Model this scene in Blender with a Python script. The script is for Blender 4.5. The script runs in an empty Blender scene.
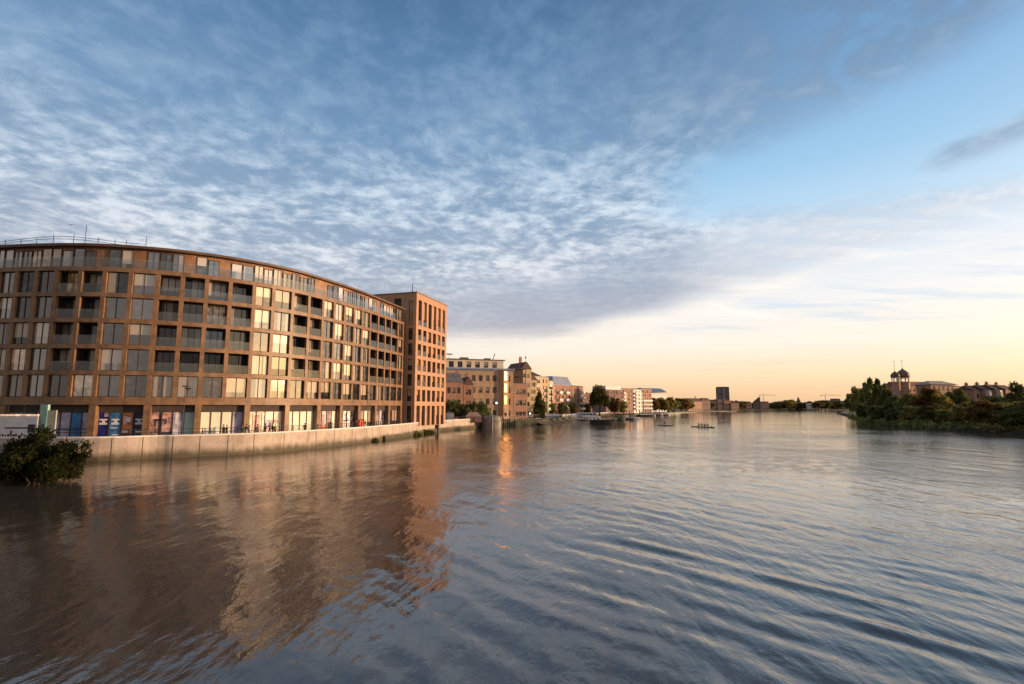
import bpy, math, random
import numpy as np
from mathutils import Vector, Matrix
R = math.radians
scene = bpy.context.scene
COL = scene.collection
rnd = random.Random(7)

# ------------------------------------------------------------------ camera numbers
F, PITCH, ZC = 535.0, math.atan(65/535.0), 5.6
CP, SP = math.cos(PITCH), math.sin(PITCH)
def ray(px, py):
    u = (px-512)/F; v = (342-py)/F
    return Vector((u, CP - v*SP, SP + v*CP))
def gx(px, d, py=407):                      # world x of an image column at depth d
    r = ray(px, py); return r.x/r.y*d
def gz(py, d, px=512):                      # world z of an image row at depth d
    r = ray(px, py); return ZC + r.z/r.y*d
def gp(px, d): return (gx(px, d), d)

# ------------------------------------------------------------------ tagging
def tag(o, label=None, cat=None, group=None, kind=None):
    if label: o['label'] = label
    if cat: o['category'] = cat
    if group: o['group'] = group
    if kind: o['kind'] = kind
    return o
def empty(name, loc, rz=0, label=None, cat=None, group=None):
    o = bpy.data.objects.new(name, None); COL.objects.link(o)
    o.empty_display_size = .3
    o.location = loc; o.rotation_euler = (0, 0, rz)
    return tag(o, label, cat, group)
def link(name, me, parent=None, mats=None):
    o = bpy.data.objects.new(name, me); COL.objects.link(o)
    if parent: o.parent = parent
    return o
def copy_tree(o, parent=None):
    c = o.copy(); COL.objects.link(c); c.parent = parent
    for ch in list(o.children): copy_tree(ch, c)
    return c

# ------------------------------------------------------------------ mesh builder
class MB:
    def __init__(s): s.v = []; s.f = []; s.m = []
    def add(s, vs, fs, mi=0):
        b = len(s.v); s.v += [tuple(v) for v in vs]
        for f in fs: s.f.append(tuple(b+i for i in f)); s.m.append(mi)
        return s
    def box(s, x0, x1, y0, y1, z0, z1, mi=0, M=None):
        vs = [(x0,y0,z0),(x1,y0,z0),(x1,y1,z0),(x0,y1,z0),(x0,y0,z1),(x1,y0,z1),(x1,y1,z1),(x0,y1,z1)]
        if M is not None: vs = [M @ Vector(v) for v in vs]
        return s.add(vs, [(0,3,2,1),(4,5,6,7),(0,1,5,4),(1,2,6,5),(2,3,7,6),(3,0,4,7)], mi)
    def tube(s, p0, p1, r0, r1=None, n=6, mi=0, cap=True):
        r1 = r0 if r1 is None else r1
        p0 = Vector(p0); p1 = Vector(p1); d = (p1-p0).normalized()
        a = d.orthogonal().normalized(); b = d.cross(a)
        vs = []
        for p, r in ((p0, r0), (p1, r1)):
            for k in range(n):
                t = 2*math.pi*k/n; vs.append(p + a*math.cos(t)*r + b*math.sin(t)*r)
        fs = [(k, (k+1) % n, n+(k+1) % n, n+k) for k in range(n)]
        if cap: fs += [tuple(reversed(range(n))), tuple(range(n, 2*n))]
        return s.add(vs, fs, mi)
    def path(s, pts, r, n=6, mi=0):
        for i in range(len(pts)-1): s.tube(pts[i], pts[i+1], r, r, n, mi)
        return s
    def lathe(s, prof, n=16, c=(0,0,0), mi=0, sx=1, sy=1):
        vs = []; c = Vector(c)
        for (r, z) in prof:
            for k in range(n):
                t = 2*math.pi*k/n; vs.append(c+Vector((math.cos(t)*r*sx, math.sin(t)*r*sy, z)))
        fs = []
        for i in range(len(prof)-1):
            for k in range(n):
                fs.append((i*n+k, i*n+(k+1) % n, (i+1)*n+(k+1) % n, (i+1)*n+k))
        fs.append(tuple(reversed(range(n)))); fs.append(tuple(range((len(prof)-1)*n, len(prof)*n)))
        return s.add(vs, fs, mi)
    def prism(s, poly, z0, z1, mi=0):              # poly counter-clockwise list of (x,y)
        n = len(poly)
        vs = [(x, y, z0) for x, y in poly]+[(x, y, z1) for x, y in poly]
        fs = [(i, (i+1) % n, n+(i+1) % n, n+i) for i in range(n)]
        fs += [tuple(reversed(range(n))), tuple(range(n, 2*n))]
        return s.add(vs, fs, mi)
    def strip(s, front, back, z0, z1, mi=0):       # solid band between two polylines
        n = len(front)
        vs = [(x,y,z0) for x,y in front]+[(x,y,z1) for x,y in front]+[(x,y,z0) for x,y in back]+[(x,y,z1) for x,y in back]
        fs = []
        for i in range(n-1):
            fs += [(i,i+1,n+i+1,n+i), (2*n+i+1,2*n+i,3*n+i,3*n+i+1), (n+i,n+i+1,3*n+i+1,3*n+i), (i+1,i,2*n+i,2*n+i+1)]
        fs += [(0,n,3*n,2*n), (n-1,3*n-1,4*n-1,2*n-1)]
        return s.add(vs, fs, mi)
    def mesh(s, name, mats, off=None, smooth=False):
        me = bpy.data.meshes.new(name)
        vs = s.v if off is None else [(x-off[0], y-off[1], z-off[2]) for x, y, z in s.v]
        me.from_pydata(vs, [], s.f)
        if not isinstance(mats, (list, tuple)): mats = [mats]
        for m in mats: me.materials.append(m)
        if len(mats) > 1: me.polygons.foreach_set('material_index', s.m)
        if smooth: me.polygons.foreach_set('use_smooth', [True]*len(s.f))
        me.update(); return me
    def build(s, name, mats, parent=None, world=True, smooth=False):
        off = None
        if parent is not None and world:
            off = Vector((0,0,0)); q = parent
            while q is not None: off = off + q.location; q = q.parent
        return link(name, s.mesh(name, mats, off, smooth), parent)

# ------------------------------------------------------------------ node helper
def lin(r, g, b):
    f = lambda c: (c/255/12.92) if c/255 <= .04045 else ((c/255+.055)/1.055)**2.4
    return (f(r), f(g), f(b), 1)
class S:
    """a node socket one can do arithmetic with"""
    def __init__(s, nt, k): s.nt = nt; s.k = k
    def _m(s, op, *a, clamp=False):
        n = s.nt.nodes.new('ShaderNodeMath'); n.operation = op; n.use_clamp = clamp
        for i, x in enumerate((s,)+a):
            if isinstance(x, S): s.nt.links.new(x.k, n.inputs[i])
            else: n.inputs[i].default_value = x
        return S(s.nt, n.outputs[0])
    def __add__(s, o): return s._m('ADD', o)
    __radd__ = __add__
    def __sub__(s, o): return s._m('SUBTRACT', o)
    def __rsub__(s, o): return (s*-1)+o
    def __mul__(s, o): return s._m('MULTIPLY', o)
    __rmul__ = __mul__
    def __truediv__(s, o): return s._m('DIVIDE', o)
    def max(s, o): return s._m('MAXIMUM', o)
    def min(s, o): return s._m('MINIMUM', o)
    def gt(s, o): return s._m('GREATER_THAN', o)
    def fn(s, op, *a): return s._m(op, *a)
    def step(s, a, b, lo=0., hi=1.):
        n = s.nt.nodes.new('ShaderNodeMapRange'); n.interpolation_type = 'SMOOTHSTEP'
        for i, x in enumerate((s, a, b, lo, hi)):
            if isinstance(x, S): s.nt.links.new(x.k, n.inputs[i])
            else: n.inputs[i].default_value = x
        return S(s.nt, n.outputs[0])
class G:
    def __init__(g, nt): g.nt = nt
    def node(g, t, **kw):
        n = g.nt.nodes.new(t)
        for k, v in kw.items(): setattr(n, k, v)
        return n
    def put(g, n, name, v):
        if isinstance(v, S): g.nt.links.new(v.k, n.inputs[name])
        elif v is not None: n.inputs[name].default_value = v
    def out(g, n, name=0): return S(g.nt, n.outputs[name])
    def xyz(g, v):
        n = g.node('ShaderNodeSeparateXYZ'); g.put(n, 0, v); return [S(g.nt, n.outputs[i]) for i in range(3)]
    def vec(g, x, y, z=0.):
        n = g.node('ShaderNodeCombineXYZ')
        for i, q in enumerate((x, y, z)): g.put(n, i, q)
        return S(g.nt, n.outputs[0])
    def noise(g, vec, scale, detail=4, rough=.55, dist=0., out=0):
        n = g.node('ShaderNodeTexNoise'); g.put(n, 'Vector', vec)
        for k, v in (('Scale', scale), ('Detail', detail), ('Roughness', rough), ('Distortion', dist)): g.put(n, k, v)
        return S(g.nt, n.outputs[out])
    def mix(g, f, a, b, blend='MIX'):
        n = g.node('ShaderNodeMix', data_type='RGBA', blend_type=blend)
        g.put(n, 0, f); g.put(n, 6, a); g.put(n, 7, b); return S(g.nt, n.outputs[2])
    def ramp(g, f, stops, interp='LINEAR'):
        n = g.node('ShaderNodeValToRGB'); g.put(n, 0, f); cr = n.color_ramp; cr.interpolation = interp
        while len(cr.elements) < len(stops): cr.elements.new(.5)
        for e, (p, c) in zip(cr.elements, stops): e.position = p; e.color = c
        return S(g.nt, n.outputs[0])
    def map(g, v, rot=0., scale=(1,1,1)):
        n = g.node('ShaderNodeMapping'); g.put(n, 0, v)
        n.inputs['Rotation'].default_value = (0, 0, rot); n.inputs['Scale'].default_value = scale
        return S(g.nt, n.outputs[0])
    def bump(g, h, strength=.3, dist=.02):
        n = g.node('ShaderNodeBump'); g.put(n, 'Height', h); n.inputs['Strength'].default_value = strength
        n.inputs['Distance'].default_value = dist; return S(g.nt, n.outputs[0])
    def pos(g): return S(g.nt, g.node('ShaderNodeNewGeometry').outputs['Position'])
    def obj(g): return S(g.nt, g.node('ShaderNodeTexCoord').outputs['Object'])
    def rand(g): return S(g.nt, g.node('ShaderNodeObjectInfo').outputs['Random'])
def material(name):
    m = bpy.data.materials.new(name); m.use_nodes = True
    nt = m.node_tree; b = nt.nodes['Principled BSDF']; return m, G(nt), b
MATS = {}
def paint(name, col, rough=.6, var=.18, scale=1.5, metal=0., bump=0., spec=.4, streak=0.):
    """plain surface with uneven colour, optional vertical dirt streaks"""
    if name in MATS: return MATS[name]
    m, g, b = material(name); c = (*col, 1) if len(col) == 3 else col
    p = g.pos()
    n = g.noise(p, scale, 6, .65)
    dark = tuple(x*(1-var*1.6) for x in c[:3])+(1,); lite = tuple(min(1, x*(1+var)) for x in c[:3])+(1,)
    colr = g.mix(n.step(.3, .7), dark, lite)
    if streak:
        s = g.noise(g.map(p, 0, (1.6, 1.6, .12)), 1.2, 5, .6)
        colr = g.mix(s.step(.5, .75, 0., streak), colr, tuple(x*.35 for x in c[:3])+(1,))
    g.put(b, 'Base Color', colr)
    b.inputs['Roughness'].default_value = rough; b.inputs['Metallic'].default_value = metal
    b.inputs['Specular IOR Level'].default_value = spec
    if bump: g.put(b, 'Normal', g.bump(g.noise(p, scale*12, 3), .5, bump))
    MATS[name] = m; return m
def tide(name, base, z0=.1, z1=.9):
    """concrete with a damp, weedy tide line of uneven height"""
    m = base.copy(); m.name = name; nt = m.node_tree; g = G(nt); b = nt.nodes['Principled BSDF']
    src = b.inputs['Base Color'].links[0].from_socket; p = g.pos(); x, y, z = g.xyz(p)
    n = g.noise(g.map(p, 0, (1, 1, .35)), .9, 5, .65); n2 = g.noise(p, 3.5, 3)
    f = (z-(n-.5)*1.3).step(z1, z0)
    c = g.mix(f*.92, S(nt, src), g.mix(n2, (.05,.042,.03,1), (.085,.075,.04,1)))
    blot = g.noise(p, .35, 5, .7).step(.52, .72, 0., .3)
    g.put(b, 'Base Color', g.mix(blot, c, (.16,.12,.095,1))); return m
def bricks(name, c1, c2, mortar=(.3,.27,.24), var=.25, rough=.85):
    if name in MATS: return MATS[name]
    m, g, b = material(name); p = g.pos(); x, y, z = g.xyz(p)
    t = g.node('ShaderNodeTexBrick'); g.put(t, 'Vector', g.vec(x+y*.9, z, 0.))
    t.inputs['Scale'].default_value = 1.0; t.inputs['Brick Width'].default_value = .225; t.inputs['Row Height'].default_value = .075
    t.inputs['Mortar Size'].default_value = .006
    t.inputs['Color1'].default_value = (*c1, 1); t.inputs['Color2'].default_value = (*c2, 1); t.inputs['Mortar'].default_value = (*mortar, 1)
    n = g.noise(p, .7, 6, .65)
    colr = g.mix(n.step(.3, .75, 0., var), g.out(t, 0), tuple(q*.45 for q in c1)+(1,))
    n2 = g.noise(g.map(p, 0, (1.5, 1.5, .2)), .8, 4)
    colr = g.mix(n2.step(.5, .8, 0., var), colr, tuple(min(1, q*1.5) for q in c2)+(1,))
    g.put(b, 'Base Color', colr); b.inputs['Roughness'].default_value = rough
    g.put(b, 'Normal', g.bump(g.out(t, 1), .3, -.01))
    MATS[name] = m; return m
def glass_pane(name, dark=(.018,.018,.02), curtain=(.36,.30,.23), share=.5, ior=2.3, rough=.03, warm=0.):
    """reflective window: dark room, or curtains hanging behind part of the glass"""
    if name in MATS: return MATS[name]
    m, g, b = material(name); r = g.rand(); p = g.obj(); x, y, z = g.xyz(p)
    gp_ = g.pos(); wx, wy, wz = g.xyz(gp_)
    h = (wx+wy)
    fold = (h*22.).fn('SINE')*.5+.5
    part = g.noise(g.vec(h*.55+r*40., r*13., 0.), 1., 1)
    cm = part.step(.5, .53)*(r.step(1-share-.02, 1-share+.02))
    room = g.noise(g.vec(h*.9, wz*1.1, r*9.), 1.3, 4)
    rc = g.mix(room.step(.45, .75), (*dark, 1), tuple(q*3.2+.03 for q in dark)+(1,))
    tint = g.mix((r*7.3).fn('FRACT'), (*curtain, 1), tuple(q*.45 for q in curtain)+(1,))
    cc = g.mix(fold*.45, tint, tuple(q*.5 for q in curtain)+(1,))
    # roller blinds part way down in some rooms, a lamp on in a few
    tcz = S(g.nt, g.node('ShaderNodeTexCoord').outputs['Generated']); gx_, gy_, gz_ = g.xyz(tcz)
    r5 = (r*53.1).fn('FRACT'); blind = gz_.gt(1.05-r5*.8)*r5.gt(.62)
    base = g.mix(blind, g.mix(cm, rc, cc), (curtain[0]*1.15, curtain[1]*1.15, curtain[2]*1.1, 1))
    g.put(b, 'Base Color', base)
    r6 = (r*97.7).fn('FRACT').gt(.90)
    g.put(b, 'Emission Color', g.mix(room.step(.4, .7), (.28,.13,.045,1), (1.,.62,.28,1))); g.put(b, 'Emission Strength', r6*.16)
    b.inputs['Roughness'].default_value = .8; b.inputs['Specular IOR Level'].default_value = 0
    g.put(b, 'Coat Weight', (r*41.9).fn('FRACT')*.75+.25); b.inputs['Coat Roughness'].default_value = rough; b.inputs['Coat IOR'].default_value = ior
    w = g.noise(gp_, .55, 2)
    q1 = (r*17.3).fn('FRACT')-.5; q2 = (r*31.7).fn('FRACT')-.5
    nb = g.bump(w*.02+h*q1*.05+wz*q2*.07, 1., 1.)
    g.put(b, 'Coat Normal', nb)
    MATS[name] = m; return m
def clear_glass(name, tint=(.5,.55,.52), alpha=.02, rough=.015):
    if name in MATS: return MATS[name]
    m, g, b = material(name)
    b.inputs['Base Color'].default_value = (*tint, 1); b.inputs['Roughness'].default_value = rough
    nt = g.nt; tr = g.node('ShaderNodeBsdfTransparent'); tr.inputs[0].default_value = (.92,.93,.94,1)
    gl_ = g.node('ShaderNodeBsdfGlossy'); gl_.inputs['Roughness'].default_value = rough; gl_.inputs[0].default_value = (1,1,1,1)
    lw = g.node('ShaderNodeFresnel'); lw.inputs[0].default_value = 1.7
    mx = g.node('ShaderNodeMixShader'); bf = S(nt, g.node('ShaderNodeNewGeometry').outputs['Backfacing']); g.put(mx, 0, S(nt, lw.outputs[0])*(1.-bf)); nt.links.new(tr.outputs[0], mx.inputs[1]); nt.links.new(gl_.outputs[0], mx.inputs[2])
    mx2 = g.node('ShaderNodeMixShader'); mx2.inputs[0].default_value = alpha; nt.links.new(mx.outputs[0], mx2.inputs[1]); nt.links.new(b.outputs[0], mx2.inputs[2])
    nt.links.new(mx2.outputs[0], nt.nodes['Material Output'].inputs[0])
    MATS[name] = m; return m
def lit(name, col, strength):
    if name in MATS: return MATS[name]
    m, g, b = material(name)
    n = g.noise(g.pos(), 1.7, 5, .7)
    c = g.mix(n.step(.35, .65), (*[q*.35 for q in col], 1), (*col, 1))
    g.put(b, 'Base Color', c); g.put(b, 'Emission Color', c); b.inputs['Emission Strength'].default_value = strength
    b.inputs['Roughness'].default_value = .3
    MATS[name] = m; return m
def leafmat(name, c1, c2, trans=.5):
    if name in MATS: return MATS[name]
    m = bpy.data.materials.new(name); m.use_nodes = True; nt = m.node_tree; nt.nodes.clear(); g = G(nt)
    p = g.obj(); n = g.noise(p, .9, 3); n2 = g.noise(p, 6., 2)
    r = g.rand()
    f = (n*.6+n2*.4).step(.38, .64)
    c = g.mix(f, (*c1, 1), (*c2, 1))
    hsv = g.node('ShaderNodeHueSaturation'); g.put(hsv, 'Color', c); g.put(hsv, 'Value', r*.5+.75); g.put(hsv, 'Hue', r*.03+.485)
    d = g.node('ShaderNodeBsdfDiffuse'); t = g.node('ShaderNodeBsdfTranslucent')
    nt.links.new(hsv.outputs[0], d.inputs[0]); nt.links.new(hsv.outputs[0], t.inputs[0])
    mx = g.node('ShaderNodeMixShader'); mx.inputs[0].default_value = trans
    nt.links.new(d.outputs[0], mx.inputs[1]); nt.links.new(t.outputs[0], mx.inputs[2])
    o = g.node('ShaderNodeOutputMaterial'); nt.links.new(mx.outputs[0], o.inputs[0])
    MATS[name] = m; return m

bronze = paint('bronze_cladding', (.222,.125,.065), .5, .22, .9, .0, 0, .45, .35)
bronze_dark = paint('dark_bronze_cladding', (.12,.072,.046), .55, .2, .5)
timberclad = paint('copper_cladding', (.30,.155,.08), .55, .25, .8)
framemat = paint('window_frame_bronze', (.055,.037,.028), .65, .1, 2., 0, 0, .2)
soffit = paint('dark_soffit', (.06,.045,.038), .8)
concrete = paint('river_wall_concrete', (.45,.375,.31), .85, .14, .5, 0, .01, .3, .45)
coping = paint('coping_stone', (.7,.66,.62), .8, .1, 1.)
stone = paint('old_stone', (.26,.235,.20), .9, .35, .7, 0, .02, .2, .6)
darkmetal = paint('dark_metal', (.035,.035,.037), .5, .1, 3.)
greymetal = paint('grey_metal', (.3,.31,.33), .5, .1, 1.)
white = paint('white_paint', (.72,.70,.67), .6, .08, 1.)
slate = paint('slate_roof', (.12,.125,.145), .7, .25, 1.2)
redroof = paint('red_tile_roof', (.22,.085,.06), .8, .3, 1.2)
browntile = paint('brown_tile_roof', (.12,.075,.06), .85, .3, 1.2)
bluemetal = paint('blue_grey_metal_roof', (.19,.23,.33), .5, .12, .6)
orange_brick = bricks('orange_brick', (.44,.235,.135), (.50,.285,.17), (.42,.27,.18), .3)
brown_brick = bricks('brown_brick', (.42,.28,.17), (.50,.34,.21), (.3,.24,.18), .4)
red_brick = bricks('red_brick', (.32,.16,.105), (.38,.195,.13), (.32,.24,.2), .4)
yellow_brick = bricks('yellow_brick', (.46,.34,.19), (.55,.41,.24), (.42,.36,.28), .3)
dark_brick = bricks('dark_brick', (.14,.09,.075), (.18,.11,.09), (.2,.17,.15), .4)
pink_brick = bricks('terracotta_brick', (.40,.225,.165), (.45,.27,.2), (.42,.33,.28), .4)
cream = paint('cream_render', (.62,.54,.43), .8, .1, 1.)
pane_main = glass_pane('window_glass', share=.45, ior=3.4)
pane_sun = glass_pane('window_glass_sunlit_blinds', (.05,.045,.04), (.60,.52,.39), .9, 3.4)  # pale blinds whose colour also carries the bright sky reflected in sunward bays
pane_far = glass_pane('far_window_glass', (.02,.02,.024), (.3,.26,.22), .3, 1.7, .06)
balus = clear_glass('balustrade_glass')
timber = paint('weathered_timber', (.16,.115,.08), .9, .35, 2.)
moss = paint('mossy_timber', (.075,.08,.035), .95, .45, 1.5)
mud = paint('river_mud', (.04,.033,.022), .95, .35, .8, 0, 0, .1)
paving = paint('paving', (.34,.30,.26), .85, .12, .8)
river_concrete = tide('tidal_concrete', concrete, .2, 1.25)
river_stone = tide('tidal_stone', stone, .3, 1.3)
soil = paint('bank_soil', (.07,.07,.04), .95, .4, .2)
bark = paint('bark', (.09,.065,.045), .95, .3, 3.)

# ------------------------------------------------------------------ water and land
def make_water():
    rs = [2.5]
    while rs[-1] < 95: rs.append(rs[-1]+max(.07, rs[-1]**2/2700))
    while rs[-1] < 9000: rs.append(rs[-1]*1.12)
    rs = np.array(rs)
    th = np.concatenate([np.linspace(R(-180), R(-56), 40)[:-1], np.linspace(R(-56), R(56), 860), np.linspace(R(56), R(180), 40)[1:]])
    RR, TT = np.meshgrid(rs, th, indexing='ij')
    X = RR*np.sin(TT); Y = RR*np.cos(TT)
    rng = np.random.default_rng(5)
    Z = np.zeros_like(X)
    # slow warp so that crests wander
    wx = X + .30*np.sin(Y*.31+1.)+.10*np.sin(Y*.83+X*.21); wy = Y + .30*np.sin(X*.37+2.)+.10*np.sin(X*.9-Y*.3)
    rightness = 1/(1+np.exp(-(X-0.5)/3.2))
    patch = .65+.35*np.sin(X*.16+Y*.05+.5)*np.sin(Y*.11-X*.07)
    def comp(lam, ang, slope, mask):
        k = 2*np.pi/lam; a = slope/k; ph = rng.uniform(0, 6.28)
        return mask*a*np.sin(k*(wx*np.cos(ang)+wy*np.sin(ang))+ph)
    for i in range(16):      # wash running along the right of the river
        lam = rng.uniform(.65, 2.0); ang = R(34)+rng.normal(0, .14)
        Z += comp(lam, ang, .034, rightness*patch)
    for i in range(34):      # wind ripples everywhere
        lam = .55*2.2**rng.uniform(-.5, 1.9); ang = R(62)+rng.normal(0, .5)
        Z += comp(lam, ang, .0042, .55+.6*rightness)
    for i in range(12):
        lam = rng.uniform(2.5, 7.5); ang = R(75)+rng.normal(0, .4)
        Z += comp(lam, ang, .0034, 1.)
    Z *= np.clip((92-RR)/60, 0, 1)*(np.abs(TT) < R(58))
    n0, n1 = X.shape
    vs = np.stack([X, Y, Z], -1).reshape(-1, 3)
    i = np.arange((n0-1)*(n1-1)); a = (i//(n1-1))*n1+i % (n1-1)
    fs = np.stack([a, a+n1, a+n1+1, a+1], -1)
    me = bpy.data.meshes.new('water')
    me.vertices.add(len(vs)); me.vertices.foreach_set('co', vs.ravel())
    me.loops.add(fs.size); me.loops.foreach_set('vertex_index', fs.ravel())
    me.polygons.add(len(fs)); me.polygons.foreach_set('loop_start', np.arange(len(fs))*4)
    me.update(calc_edges=True); me.validate()
    me.polygons.foreach_set('use_smooth', [True]*len(me.polygons))
    m, g, b = material('river_water')
    p = g.pos(); x, y, z = g.xyz(p)
    base = g.mix(g.noise(p, .05, 3).step(.35, .65), (.066,.053,.040, 1), (.084,.066,.049, 1))
    g.put(b, 'Base Color', base)
    g.put(b, 'Roughness', y.step(60., 420., .03, .055)); b.inputs['IOR'].default_value = 1.7
    warp = g.noise(p, .12, 2)
    q = g.vec(x+warp*2., y+warp*1.5, 0.)
    a1 = g.noise(g.map(q, R(-62), (2.7, 1.25, 1)), 1.0, 4, .58)
    a2 = g.noise(g.map(q, R(-40), (7.0, 3.8, 1)), 1.0, 3, .5)
    a3 = g.noise(g.map(q, R(-80), (.55, .16, 1)), 1.0, 3, .5)
    cat = g.noise(p, .045, 3).step(.35, .65, .45, 1.2)       # gusts: calmer and rougher patches
    calm = x.step(-26., 6., .34, 1.)*y.step(70., 190., 1., .42); calm = calm.max(y.step(70., 200., .34, .42))
    near = (x*x+y*y).fn('SQRT').step(10., 48., .42, 1.)
    h = (a1*.058 + a2*.020)*cat*calm*near + a3*calm*y.step(35., 130., .145, .08)
    g.put(b, 'Normal', g.bump(h, 1., 1.))
    me.materials.append(m)
    o = link('water', me); tag(o, kind='structure'); return o
water = make_water()

WALL = [(-58,56.4),(-44.6,56.6),(-39.2,60),(-37.2,60.9),(-31.5,65.2),(-28,71.7),(-25.2,79.5),(-23.4,86.5),(-20.8,100.5),(-16.8,126),(-8.8,149)]
LEFT_SHORE = [(-8.8,149),(-6.5,151.5),(8,172),(21,212),(30,246),(46,285),(80,390),(122,505),(185,640),(265,757),(330,830),(400,872),(620,985),(1000,1150)]
RIGHT_SHORE = [(300,-60),(160,30),(116,85),(108,112),(104,127),(110,152),(124,185),(141,218),(190,304),(260,430),(372,606),(520,760),(1000,900)]
def catmull(pts, n):
    out = []; P = [np.array(p, float) for p in pts]; P = [2*P[0]-P[1]]+P+[2*P[-1]-P[-2]]
    for i in range(1, len(P)-2):
        for k in range(n):
            t = k/n; a, b_, c, d = P[i-1:i+3]
            out.append(tuple(.5*((2*b_)+(c-a)*t+(2*a-5*b_+4*c-d)*t*t+(3*b_-a-3*c+d)*t**3)))
    out.append(tuple(P[-2])); return out
def land(name, poly, z, m):
    mb = MB(); mb.prism(poly, -1.5, z); o = mb.build(name, m); tag(o, kind='structure'); return o
wall_s = catmull(WALL, 6)
# promenade behind the concrete wall
prom = [(-140,57.5)]+[(x-.1, y+.35) for x, y in wall_s]+[(-8.8,160),(-60,170),(-140,130)]
land('promenade', prom, 1.75, paving)
far_left = [(-9.3,149.6)]+LEFT_SHORE[1:]+[(2500,2500),(2500,8500),(-6500,8500),(-6500,130),(-141,130.5),(-60,170.5),(-9.3,160.5)]
land('ground', far_left, 1.6, soil)
right_land = [(x+1.5, y) for x, y in RIGHT_SHORE]+[(6500,1400),(6500,-60)]
land('riverbank_ground', right_land, 1.1, soil)
def shore(name, line, side, m, w=5., z=.55):
    """sloping foreshore along a bank line"""
    mb = MB(); n = len(line); vs = []
    for i, (x, y) in enumerate(line):
        a = np.array(line[max(0, i-1)]); b = np.array(line[min(n-1, i+1)]); t = (b-a)/np.linalg.norm(b-a); nn = np.array((t[1], -t[0]))*side
        j = .6+.8*rnd.random()
        vs += [(x-nn[0]*.6, y-nn[1]*.6, z+.5*rnd.random()+.3), (x+nn[0]*w*.35*j, y+nn[1]*w*.35*j, z*.5), (x+nn[0]*w*j, y+nn[1]*w*j, -.35)]
    fs = []
    for i in range(n-1):
        for k in range(2): fs.append((3*i+k, 3*i+k+1, 3*i+4+k, 3*i+3+k) if side > 0 else (3*i+3+k, 3*i+4+k, 3*i+k+1, 3*i+k))
    mb.add(vs, fs); o = mb.build(name, m); tag(o, kind='structure'); return o
shore('foreshore', catmull(LEFT_SHORE[2:6], 8), 1, paint('sandy_mud', (.15,.11,.075), .9, .35, .6, 0, 0, .2), 4.5)
shore('foreshore', catmull(LEFT_SHORE[5:], 8), 1, paint('weedy_mud', (.07,.06,.035), .95, .4, .3, 0, 0, .1), 4.)
shore('riverbank_foreshore', catmull(RIGHT_SHORE[1:], 10), -1, mud, 1.4, .3)

# ------------------------------------------------------------------ curved apartment building
PLAN = [(-88,71),(-76,67.2),(-66,65.0),(-56,63.9),(-49,64.4),(-42,66.9),(-36.3,71.0),(-31.9,76.3),(-28.8,83),(-26.3,90),(-24.2,98),(-21.9,108)]
DENSE = [np.array(p) for p in catmull(PLAN, 40)]
CUM = np.concatenate([[0], np.cumsum([np.linalg.norm(DENSE[i+1]-DENSE[i]) for i in range(len(DENSE)-1)])])
def cpos(s, off=0.):
    i = int(np.clip(np.searchsorted(CUM, s)-1, 0, len(DENSE)-2)); t = (s-CUM[i])/(CUM[i+1]-CUM[i])
    p = DENSE[i]*(1-t)+DENSE[i+1]*t
    a = DENSE[max(0, i-3)]; b = DENSE[min(len(DENSE)-1, i+4)]; tg = (b-a)/np.linalg.norm(b-a)
    n = np.array((tg[1], -tg[0]))            # towards the river
    return p+n*off, tg
def cross_s(px, py=285):
    r = ray(px, py)
    for i in range(len(DENSE)-1):
        a, b = DENSE[i], DENSE[i+1]
        ca = r.x*a[1]-r.y*a[0]; cb = r.x*b[1]-r.y*b[0]
        if ca >= 0 > cb or ca <= 0 < cb:
            t = ca/(ca-cb); return CUM[i]+t*(CUM[i+1]-CUM[i])
def crange(s0, s1, off, step=1.0):
    n = max(2, int((s1-s0)/step)+1)
    return [tuple(cpos(s0+(s1-s0)*k/(n-1), off)[0]) for k in range(n)]
pane_balc = glass_pane('balcony_glass', (.012,.012,.014), (.36,.30,.25), .4, 1.8)
COLPX = [-3,15,34.5,55,79,103.5,130,157,182.5,207,231,255,274.6,294,310.5,324.6,336,346.5,356,364,372,380,387,393,399.6,404.6]
BAY = 'wwwbbwwbbbbwwbbwwwwwbbbbw'
CS = [cross_s(p) for p in COLPX]
w0 = CS[1]-CS[0]
CS = [CS[0]-3.4*k for k in (3, 2, 1)]+CS; BAY = 'wbb'+BAY
S0, S1 = CS[0]-.3, CS[-1]+.3
LV = [1.75, 6.42, 9.72, 12.9, 16.08, 19.27, 22.45]
ROOF = 25.62
apt = empty('apartment_building', (-45, 72, 1.75), 0, 'long curved bronze apartment block with recessed glass balconies behind the river wall', 'apartment building')
def bar(name, s0, s1, f, b, z0, z1, m, step=1.):
    mb = MB(); mb.strip(crange(s0, s1, f, step), crange(s0, s1, b, step), z0, z1); return mb.build(name, m, apt)
for k, z in enumerate(LV[1:]):
    t0, t1 = (.55, .38) if k == 0 else (.27, .25)
    bar('floor_band', S0, S1, 0., -1.62, z-t0, z+t1, bronze)
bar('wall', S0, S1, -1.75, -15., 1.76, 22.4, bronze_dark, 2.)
recess_m = paint('bronze_recess_shade', (.035,.026,.022), .8, .2, 1., 0, 0, .2)  # shade inside the balcony recesses, put into the colour of the rear fins
for s in CS:
    p, tg = cpos(s); mb = MB()
    M = Matrix.Translation((p[0], p[1], 0)) @ Matrix.Rotation(math.atan2(tg[1], tg[0]), 4, 'Z')
    mb.box(-.24, .24, .03, .46, LV[1]+.37, LV[6]-.26, 0, M); mb.box(-.20, .20, .461, 1.6, LV[1]+.37, LV[6]-.26, 1, M); mb.build('column', [bronze, recess_m], apt)
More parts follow.
